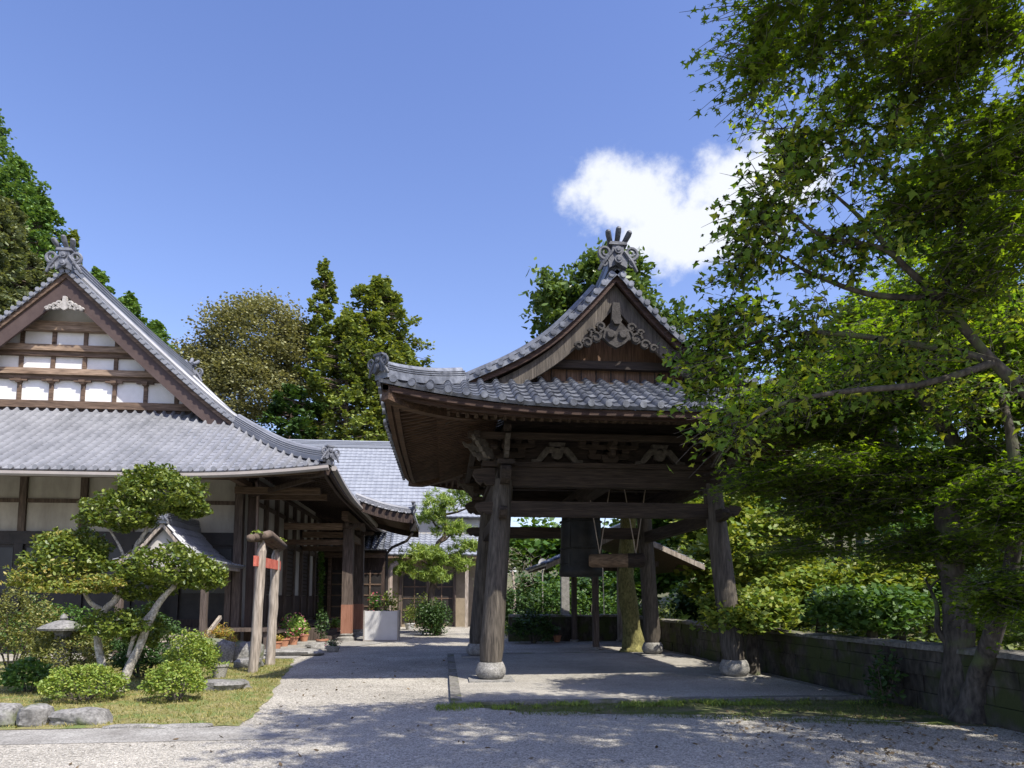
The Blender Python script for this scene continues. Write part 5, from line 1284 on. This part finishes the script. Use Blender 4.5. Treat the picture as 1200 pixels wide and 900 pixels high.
for i, (px, py, y, r_, lm, lab, pw) in enumerate(lefts):
    top = at(px, py, y); bz = 2+(y-42)*.3; cone_tree('hillside_tree', lab, (top.x, y, bz), top.z-bz, r_, lm, int(7000+1900*r_), .28, 80+i, power=pw, low=.25)

# trees and bushes beyond the right wall
right = [(905, 640, 17, 46, 42, L_bright, 'bright yellow green maple just beyond the wall behind the right front post', .16),
         (960, 690, 14.5, 60, 26, L_bright, 'low bright foliage spreading over the wall top near the maple trunk', .13),
         (850, 665, 22, 44, 40, L_bright, 'yellow green tree beyond the wall between shed and right front post', .18),
         (1050, 680, 13, 55, 34, L_bright, 'green bush beyond the wall left of the big maple trunk', .13),
         (1150, 700, 12, 60, 40, L_dark, 'dark bush beyond the wall at the right picture edge', .13),
         (825, 700, 26, 26, 26, L_dark, 'dark rounded bush beyond the wall near the shed', .18),
         (800, 600, 34, 50, 46, L_green, 'green woodland tree seen between the tower posts and the shed roof', .28),
         (890, 560, 30, 60, 60, L_green, 'woodland tree with pale trunk right of the tower', .26),
         (980, 570, 24, 60, 70, L_bright, 'yellow green woodland tree behind the maple boughs', .22),
         (1080, 560, 22, 80, 80, L_green, 'large green tree deep behind the maple', .22),
         (1180, 600, 19, 70, 90, L_dark, 'shadowy tree at the right edge beyond the wall', .2),
         (1000, 460, 34, 90, 80, L_green, 'tall hillside tree behind the maple crown', .3),
         (1130, 400, 30, 90, 90, L_dark, 'tall dark hillside tree at the far right', .3),
         (870, 500, 42, 50, 50, L_green, 'distant tree beside the tower eave', .36),
         (730, 640, 40, 60, 36, L_dark, 'dark distant tree seen under the tower beams', .34),
         (880, 715, 13.5, 50, 22, L_bright, 'sunlit low bush topping the wall right of the right front post', .12),
         (1020, 712, 11.5, 60, 24, L_green, 'mid green bush over the wall left of the maple trunks', .12),
         (930, 700, 19, 60, 34, L_bright, 'yellow green thicket filling the slope behind the wall', .16),
         (1090, 640, 16, 70, 50, L_green, 'leafy thicket on the slope behind the maple trunks', .16),
         (840, 610, 28, 44, 46, L_bright, 'light green tree above the shed roof eave', .22),
         (1130, 230, 17, 110, 120, L_green, 'tall sunlit tree beyond the wall filling the upper right behind the maple boughs', .17),
         (1040, 380, 19, 80, 60, L_bright, 'yellow green tree crown seen through the maple boughs right of the tower roof', .17),
         (1180, 420, 15, 80, 80, L_green, 'green tree crown at the right edge above the twin maple trunks', .15),
         (628, 700, 33, 34, 34, L_dark, 'dark bush behind the yard left of the bell', .2),
         (668, 690, 35, 40, 34, L_green, 'green bush behind the yard between the thin shed posts', .2),
         (712, 695, 33, 34, 30, L_dark, 'dark bush behind the yard close to the mossy trunk', .2),
         (640, 640, 44, 50, 30, L_green, 'distant green tree left of the bell', .36),
         (760, 670, 30, 40, 30, L_green, 'green bush behind the shed posts', .24)]
for i, (px, py, y, wp, hp, lm, lab, sz) in enumerate(right):
    c = at(px, py, y); s_ = y/FPX; z0_ = hz(c.x, y)
    e = [((c.x, y, c.z), (wp*s_, wp*s_*.8, hp*s_)), ((c.x-wp*s_*.5, y-.3, c.z-hp*s_*.3), (wp*s_*.6, wp*s_*.6, hp*s_*.6)), ((c.x+wp*s_*.55, y+.3, c.z+hp*s_*.1), (wp*s_*.6, wp*s_*.6, hp*s_*.6))]
    round_tree('woodland_tree', lab, (c.x, y, z0_), e, lm, 9000 if y < 20 else 6500, sz*1.05, 120+i, bark=bark_grey, trunk_r=.12+y*.004, crad=sz*1.9, up=.4, shape='quad' if y < 20 else 'blob', shell=.35)
# dark shrubs by the far wall and a twiggy bare shrub
for i, (px, py, y, rx, h_, lm, lab) in enumerate(((625, 752, 24.2, .8, 1.1, L_dark, 'dark low hedge before the far wall left of the shed posts'), (612, 740, 27.5, .9, 2.0, L_dark, 'upright dark shrub just right of the left front post'),
        (645, 735, 28, 1.1, 2.2, L_green, 'green shrub beyond the far wall under the bell'), (690, 735, 28, 1.2, 2.1, L_green, 'leafy shrub beyond the far wall right of the bell'), (735, 735, 29, 1.1, 2.6, L_dark, 'dark shrub beyond the far wall behind the mossy trunk'))):
    c = at(px, py, y); dome('yard_shrub', lab, (c.x, y), (rx, rx*.7), h_, lm, 1500, .14, 'oval', seed=160+i, lump=.25)
tw = thing('bare_shrub', 'leafless twiggy shrub behind the left side of the tower', 'shrub', (2.9, 29, 0)); mb = MB()
_, nn = limb([(2.9, 29, 0), (3.0, 29, 1.5), (2.9, 29, 2.8)], [.08, .06, .04], 6, mb)
skeleton(nn, in_ell((3.0, 29, 3.0), (1.6, 1.0, 1.2), 150, .3), .2, .03, mb, seg=4); part('twigs', mb, L_twig, tw)
P = in_ell((2.6, 29, 2.6), (1.5, 1, 1.2), 500, .3); V, k = leafV(P, .1, 'quad'); polys('leaf_spray', V, k, L_hill2, tw)['kind'] = 'stuff'
# satellite dish on a pole
dc = at(636, 661, 30); sd_ = thing('satellite_dish', 'white round dish on a thin pole seen under the tower beams', 'satellite dish', (dc.x, 30, 0))
mb = MB(); ns = 20; V = [(dc.x, dc.y+.08, dc.z)]; 
for k in range(ns): a = 2*math.pi*k/ns; V.append((dc.x+.2*math.cos(a), dc.y, dc.z+.25*math.sin(a)))
V2_ = [(x, y-.02, z) for x, y, z in V]; fs = [(0, 1+k, 1+(k+1) % ns) for k in range(ns)]+[(ns+1, ns+2+(k+1) % ns, ns+2+k) for k in range(ns)]+[(1+k, ns+2+k, ns+2+(k+1) % ns, 1+(k+1) % ns) for k in range(ns)]
part('dish', MB().add(V+V2_, fs), white_p, sd_); part('pole', MB().tube([(dc.x, 30.1, 0), (dc.x, 30.1, dc.z)], .03, 8), gutter, sd_)
# pale stele post
pz = at(662, 675, 27); solo('stone_pillar', MB().box((pz.x-.16, 26.9, 0), (pz.x+.16, 27.15, pz.z)), stone, 'pale stone pillar standing beyond the far wall', 'pillar')

# --- big maple at right (trunk inside the wall)
TR = []
tA = [gd(1132, 840), at(1125, 770, 8.7), at(1122, 700, 8.7), at(1112, 650, 8.7), at(1110, 590, 8.7), at(1120, 530, 8.6), at(1095, 485, 8.5), at(1060, 440, 8.4)]
tB = [gd(1136, 846), at(1146, 800, 8.3), at(1166, 735, 7.8), at(1182, 680, 7.5), at(1192, 600, 7.3), at(1186, 520, 7.3), at(1170, 450, 7.4)]
tC = [at(1110, 590, 8.7), at(1070, 540, 9.0), at(1035, 520, 9.4), at(980, 505, 9.8)]
tD = [at(1120, 530, 8.6), at(1160, 490, 8.4), at(1180, 430, 8.2), at(1160, 370, 8.0)]
tE = [at(1125, 770, 8.7), at(1100, 740, 8.8), at(1098, 710, 8.9), at(1085, 680, 9.2)]
for t in (tA, tB): t[0].z = -.05
E9 = lambda px, py, y, wp, hp, dy: (AT(px, py, y), (wp*y/FPX, dy, hp*y/FPX))
make_tree('maple_tree', 'large maple with twin leaning trunks in front of the long stone wall', 'tree', (6.95, 8.6, 0),
    [(tA, [.36, .20, .17, .17, .14, .11, .08, .04]), (tB, [.24, .14, .11, .09, .075, .06, .03]), (tC, [.07, .06, .05, .02]), (tD, [.08, .07, .05, .03]), (tE, [.05, .04, .03, .015])],
    [(E9(1040, 430, 9.2, 120, 60, 1.6), .22), (E9(960, 560, 9.6, 80, 30, 1.4), .10), (E9(1050, 560, 9.2, 90, 34, 1.4), .13), (E9(1150, 560, 8.6, 70, 60, 1.4), .15),
     (E9(920, 480, 9.6, 70, 40, 1.0), .12), (E9(1000, 500, 9.8, 80, 40, 1.0), .12), (E9(900, 560, 10.0, 50, 20, .8), .05), (E9(1150, 400, 8.6, 80, 60, 1.4), .14), (E9(1000, 600, 9.6, 80, 24, 1.3), .08), (E9(960, 640, 9.8, 50, 12, 1.0), .03), (E9(1080, 640, 9.2, 60, 20, 1.3), .06), (E9(1150, 640, 8.6, 70, 40, 1.2), .09), (E9(1180, 470, 8.0, 50, 50, 1.0), .1), (E9(1160, 730, 8.9, 50, 26, 1.2), .04), (E9(1180, 590, 7.0, 40, 60, .6), .10), (E9(1175, 700, 7.2, 36, 36, .5), .05), (E9(1090, 340, 9.2, 90, 40, 1.5), .08)],
    L_maple, bark_grey, 'maple', .10, 700, 72, .27, up=.9, flat=.28, shell=.3, jit=.16, r0=.045)
# --- lobed-leaf tree reaching in from the right
tF = [Vector((7.9, 6.2, -.05)), Vector((7.6, 6.3, 2.2)), at(1215, 470, 6.6), at(1165, 425, 6.7), at(1100, 350, 6.8), at(1060, 312, 6.8), at(1015, 262, 6.8), at(975, 225, 6.8)]
tG = [at(1165, 425, 6.7), at(1130, 415, 6.8), at(1050, 400, 7.0), at(960, 390, 7.0), at(890, 400, 7.1), at(830, 420, 7.2)]
tH = [at(1100, 350, 6.8), at(1020, 345, 6.9), at(950, 320, 7.0), at(900, 290, 7.0)]
tI = [at(1060, 312, 6.8), at(1030, 290, 6.7), at(960, 275, 6.7), at(920, 240, 6.7)]
tK = [at(1165, 425, 6.7), at(1080, 450, 6.6), at(980, 460, 6.6), at(900, 480, 6.6), at(850, 530, 6.7)]
tJ = [at(1100, 350, 6.8), at(1125, 280, 6.7), at(1110, 200, 6.6), at(1080, 140, 6.6)]
make_tree('lobed_leaf_tree', 'tree with big lobed pale leaves whose boughs reach left across the tower roof', 'tree', (7.9, 6.2, 0),
    [(tF, [.16, .12, .07, .055, .042, .035, .025, .012]), (tG, [.05, .04, .035, .028, .02, .01]), (tH, [.04, .03, .02, .01]), (tI, [.03, .025, .018, .008]), (tK, [.045, .035, .028, .02, .01]), (tJ, [.05, .04, .025, .012])],
    [(E9(900, 240, 6.8, 42, 40, .7), .10), (E9(950, 180, 6.8, 60, 50, .8), .13), (E9(880, 300, 7.0, 34, 30, .7), .08), (E9(850, 390, 7.1, 52, 40, .7), .16), (E9(840, 440, 7.0, 50, 24, .7), .08),
     (E9(930, 400, 7.0, 60, 50, .8), .11), (E9(860, 500, 6.7, 26, 44, .4), .06), (E9(980, 290, 6.9, 70, 50, .8), .11), (E9(915, 110, 6.7, 34, 34, .5), .03), (E9(1130, 470, 7.4, 70, 50, .8), .1), (E9(940, 470, 6.8, 50, 34, .6), .05), (E9(1080, 250, 6.8, 70, 60, .8), .1), (E9(1120, 360, 6.9, 90, 60, .9), .16), (E9(1040, 430, 7.1, 80, 50, .9), .12), (E9(1010, 180, 6.7, 60, 50, .8), .08)],
    L_lobed, bark_grey, 'lobed', .14, 400, 13, .21, up=.25, flat=.8, shell=.1, jit=.2, r0=.03, droop=.6)
# --- high star-leaved canopy above the camera's right
tL = [Vector((8.8, 3.4, -.05)), Vector((8.5, 3.6, 2.5)), Vector((7.8, 3.9, 4.6)), Vector((6.6, 4.3, 6.2)), Vector((5.4, 4.5, 7.4)), Vector((4.2, 4.3, 8.2))]
tM = [Vector((8.5, 3.6, 2.5)), Vector((8.2, 4.6, 4.3)), Vector((7.4, 5.4, 5.4)), Vector((6.4, 5.9, 6.0)), Vector((5.2, 6.2, 6.2))]
make_tree('star_leaf_maple', 'dark star leaved maple canopy hanging into the top right of the picture', 'tree', (8.8, 3.4, 0),
    [(tL, [.24, .16, .12, .08, .05, .02]), (tM, [.12, .09, .07, .05, .02])],
    [(E9(1100, 60, 5.9, 120, 60, 1.2), .20), (E9(1160, 180, 6.0, 100, 70, 1.2), .15), (E9(980, 10, 5.8, 70, 26, .9), .06), (E9(905, 20, 5.7, 24, 20, .4), .025), (E9(893, 75, 5.7, 16, 30, .3), .018),
     ((10.5, 5.0, 6.8), (1.6, 2.0, 1.2), .12), (E9(1170, 290, 6.2, 60, 60, 1.0), .08),
     ((4.6, 3.6, 8.6), (2.6, 2.4, 1.0), .28), ((6.8, 2.5, 8.0), (2.2, 2.2, 1.2), .14), ((3.0, 4.6, 8.2), (1.3, 1.3, .6), .06)],
    L_top, bark_grey, 'maple', .095, 600, 58, .26, up=.9, flat=.32, shell=.2, jit=.16, r0=.04)

make_tree('shade_tree', 'spreading maple behind the viewpoint whose crown shades the foreground gravel', 'tree', (7.5, -.6, 0),
    [([(7.5, -.6, -.05), (7.3, -.3, 3), (6.2, .8, 5.8), (4.6, 1.9, 7.6), (3.0, 2.6, 8.3)], [.3, .24, .17, .1, .04]), ([(7.3, -.3, 3), (8.2, .9, 5.5), (8.8, 2.3, 7.4)], [.16, .12, .05])],
    [((4.0, 2.2, 8.3), (1.9, 1.1, .5), .24), ((6.6, 2.3, 8.2), (2.3, 1.5, .6), .36), ((9.3, 2.8, 7.6), (1.8, 1.7, .7), .26), ((3.0, 4.6, 8.8), (1.2, 1.3, .4), .05)],
    L_shade, bark_grey, 'maple', .14, 380, 40, .28, up=.9, flat=.3, shell=.1, jit=.16, r0=.04)

# ------------------------------------------------------------------ GRASS, MOSS, LITTER (uncountable)
def inpoly(P, poly):
    x, y = P[:, 0], P[:, 1]; ins = np.zeros(len(P), bool); j = len(poly)-1
    for i in range(len(poly)):
        xi, yi = poly[i]; xj, yj = poly[j]
        c = ((yi > y) != (yj > y)) & (x < (xj-xi)*(y-yi)/(yj-yi+1e-12)+xi); ins ^= c; j = i
    return ins
def scatter(poly, n, dens=None):
    a = np.array(poly); lo = a.min(0); hi = a.max(0); P = rng.uniform(lo, hi, (n, 2)); P = P[inpoly(P, poly)]
    return P
def stuff(name, P, z, size, shape, mat, dirs=None, label=None, thr=None, fs=.9):
    if thr is not None:
        nz = np.array([mnoise.noise(Vector((p[0]*fs, p[1]*fs*1.5, 3.3))) for p in P]); P = P[nz > thr]
    Q = np.concatenate([P, np.full((len(P), 1), z)], 1)
    Dd = None
    if dirs: Dd = rng.normal(size=(len(P), 3))*.35; Dd[:, 2] = 1
    V, k = leafV(Q, size, shape, .9, dirs=Dd); o = polys(name, V, k, mat); o['kind'] = 'stuff'
    if label: o['label'] = label
    return o
bed2 = [(-8, 9.12), (-2.5, 9.05), (-2.6, 10.2), (-2.9, 12.2), (-3.2, 14.2), (-3.55, 16.6), (-3.9, 18.5), (-8, 18.5)]
stuff('grass', scatter(bed2, 42000), .03, .06, 'needle', L_grass, True, 'short dry yellow green grass on the garden bed')
moss = [(.5, 9.55), (2.5, 9.2), (6.8, 7.8), (6.8, 10.34), (3, 10.34), (.15, 10.34)]
stuff('moss', scatter(moss, 30000), .018, .045, 'needle', L_moss, True, 'patchy moss and weeds along the platform edge', thr=-.08)
stuff('weeds', scatter([(-.1, 9.9), (6.6, 9.9), (6.6, 10.34), (-.1, 10.34)], 7000), .035, .08, 'needle', L_azal, True, 'green weeds sprouting against the platform edge', thr=.0, fs=2)
gr = [(-5, 6.2), (6.8, 5), (6.8, 19), (-3, 19), (-2.4, 9)]
stuff('fallen_leaves', scatter(gr, 520), .02, .06, 'oval', L_dead, None, 'small dry fallen leaves on the gravel')
stuff('leaf_litter', scatter([(2.6, 6.8), (6.9, 4.8), (6.9, 9.6), (4.0, 9.4)], 1100), .022, .045, 'quad', L_dead, None, 'brown leaf litter under the big maple')
# undergrowth on the slope beyond the wall
P2 = np.concatenate([rng.uniform((7.4, 6), (24, 42), (60000, 2)), rng.uniform((2.6, 26.5), (8, 46), (14000, 2))]); zz = np.array([hz(x, y) for x, y in P2]); nzv = np.array([mnoise.noise(Vector((x*.6, y*.6, 2.2))) for x, y in P2])
Q = np.concatenate([P2, (zz+rng.uniform(0, 1, len(P2))*(.45+.8*np.clip(nzv+.2, 0, 1)))[:, None]], 1)
V, k = leafV(Q, .17, 'quad', .5); o = polys('undergrowth', V, k, leafm('undergrowth_leaf', (.05, .09, .02), (.19, .23, .05), tr=.25)); o['kind'] = 'stuff'; o['label'] = 'leafy undergrowth covering the slope beyond the wall'
# loose gravel stones near the camera, real relief
P = scatter([(-5.4, 6.0), (5.6, 5.2), (6.6, 7.6), (4.8, 8.8), (2.4, 9.3), (-1.9, 10.2), (-2.2, 8.9), (-1.5, 8.1), (-5.4, 7.9)], 70000)
nP = len(P); s_ = rng.uniform(.004, .011, nP); a_ = rng.uniform(0, 6.28, nP)
base4 = np.array([(-1, -.7, 0), (1, -.8, 0), (.9, .8, 0), (-.8, .9, 0), (.05, 0, .8)])
V = base4[None]*s_[:, None, None]; ca_, sa_ = np.cos(a_), np.sin(a_)
Vx = V[:, :, 0]*ca_[:, None]-V[:, :, 1]*sa_[:, None]+P[:, 0:1]; Vy = V[:, :, 0]*sa_[:, None]+V[:, :, 1]*ca_[:, None]+P[:, 1:2]
VV = np.stack([Vx, Vy, V[:, :, 2]+.006], 2).reshape(-1, 3)
tri = np.array([(0, 1, 4), (1, 2, 4), (2, 3, 4), (3, 0, 4)]); F = (np.arange(nP)[:, None, None]*5+tri[None]).reshape(-1, 3)
me = bpy.data.meshes.new('loose_gravel'); me.vertices.add(len(VV)); me.vertices.foreach_set('co', VV.astype(np.float32).ravel())
me.loops.add(F.size); me.loops.foreach_set('vertex_index', F.astype(np.int32).ravel()); me.polygons.add(len(F)); me.polygons.foreach_set('loop_start', np.arange(len(F), dtype=np.int32)*3)
me.update(calc_edges=True); o = mesh_obj('loose_gravel', me, None, M('gravel_stone', (.25, .24, .21), (.43, .41, .36), 3, .95, island=.85), False); o['kind'] = 'stuff'; o['label'] = 'loose pale gravel stones'
# climbing vine on the hall's side wall
vn = thing('climbing_vine', 'green vine climbing the far end of the temple side wall', 'vine', (-6.0, 33.9, 0.5))
P = np.stack([rng.uniform(-6.0, -5.85, 900), 33.2+rng.beta(2, 2, 900)*1.5, rng.uniform(.5, 3.9, 900)], 1)
V, k = leafV(P, .13, 'oval', .2); polys('foliage', V, k, L_green, vn)
mb = MB()
for i in range(5): mb.tube([(-5.98, 33.5+.2*i, .5), (-5.97, 33.4+.25*i, 2.0), (-5.98, 33.5+.2*i, 3.7)], [.02, .014, .006], 5)
part('stems', mb, bark_br, vn)
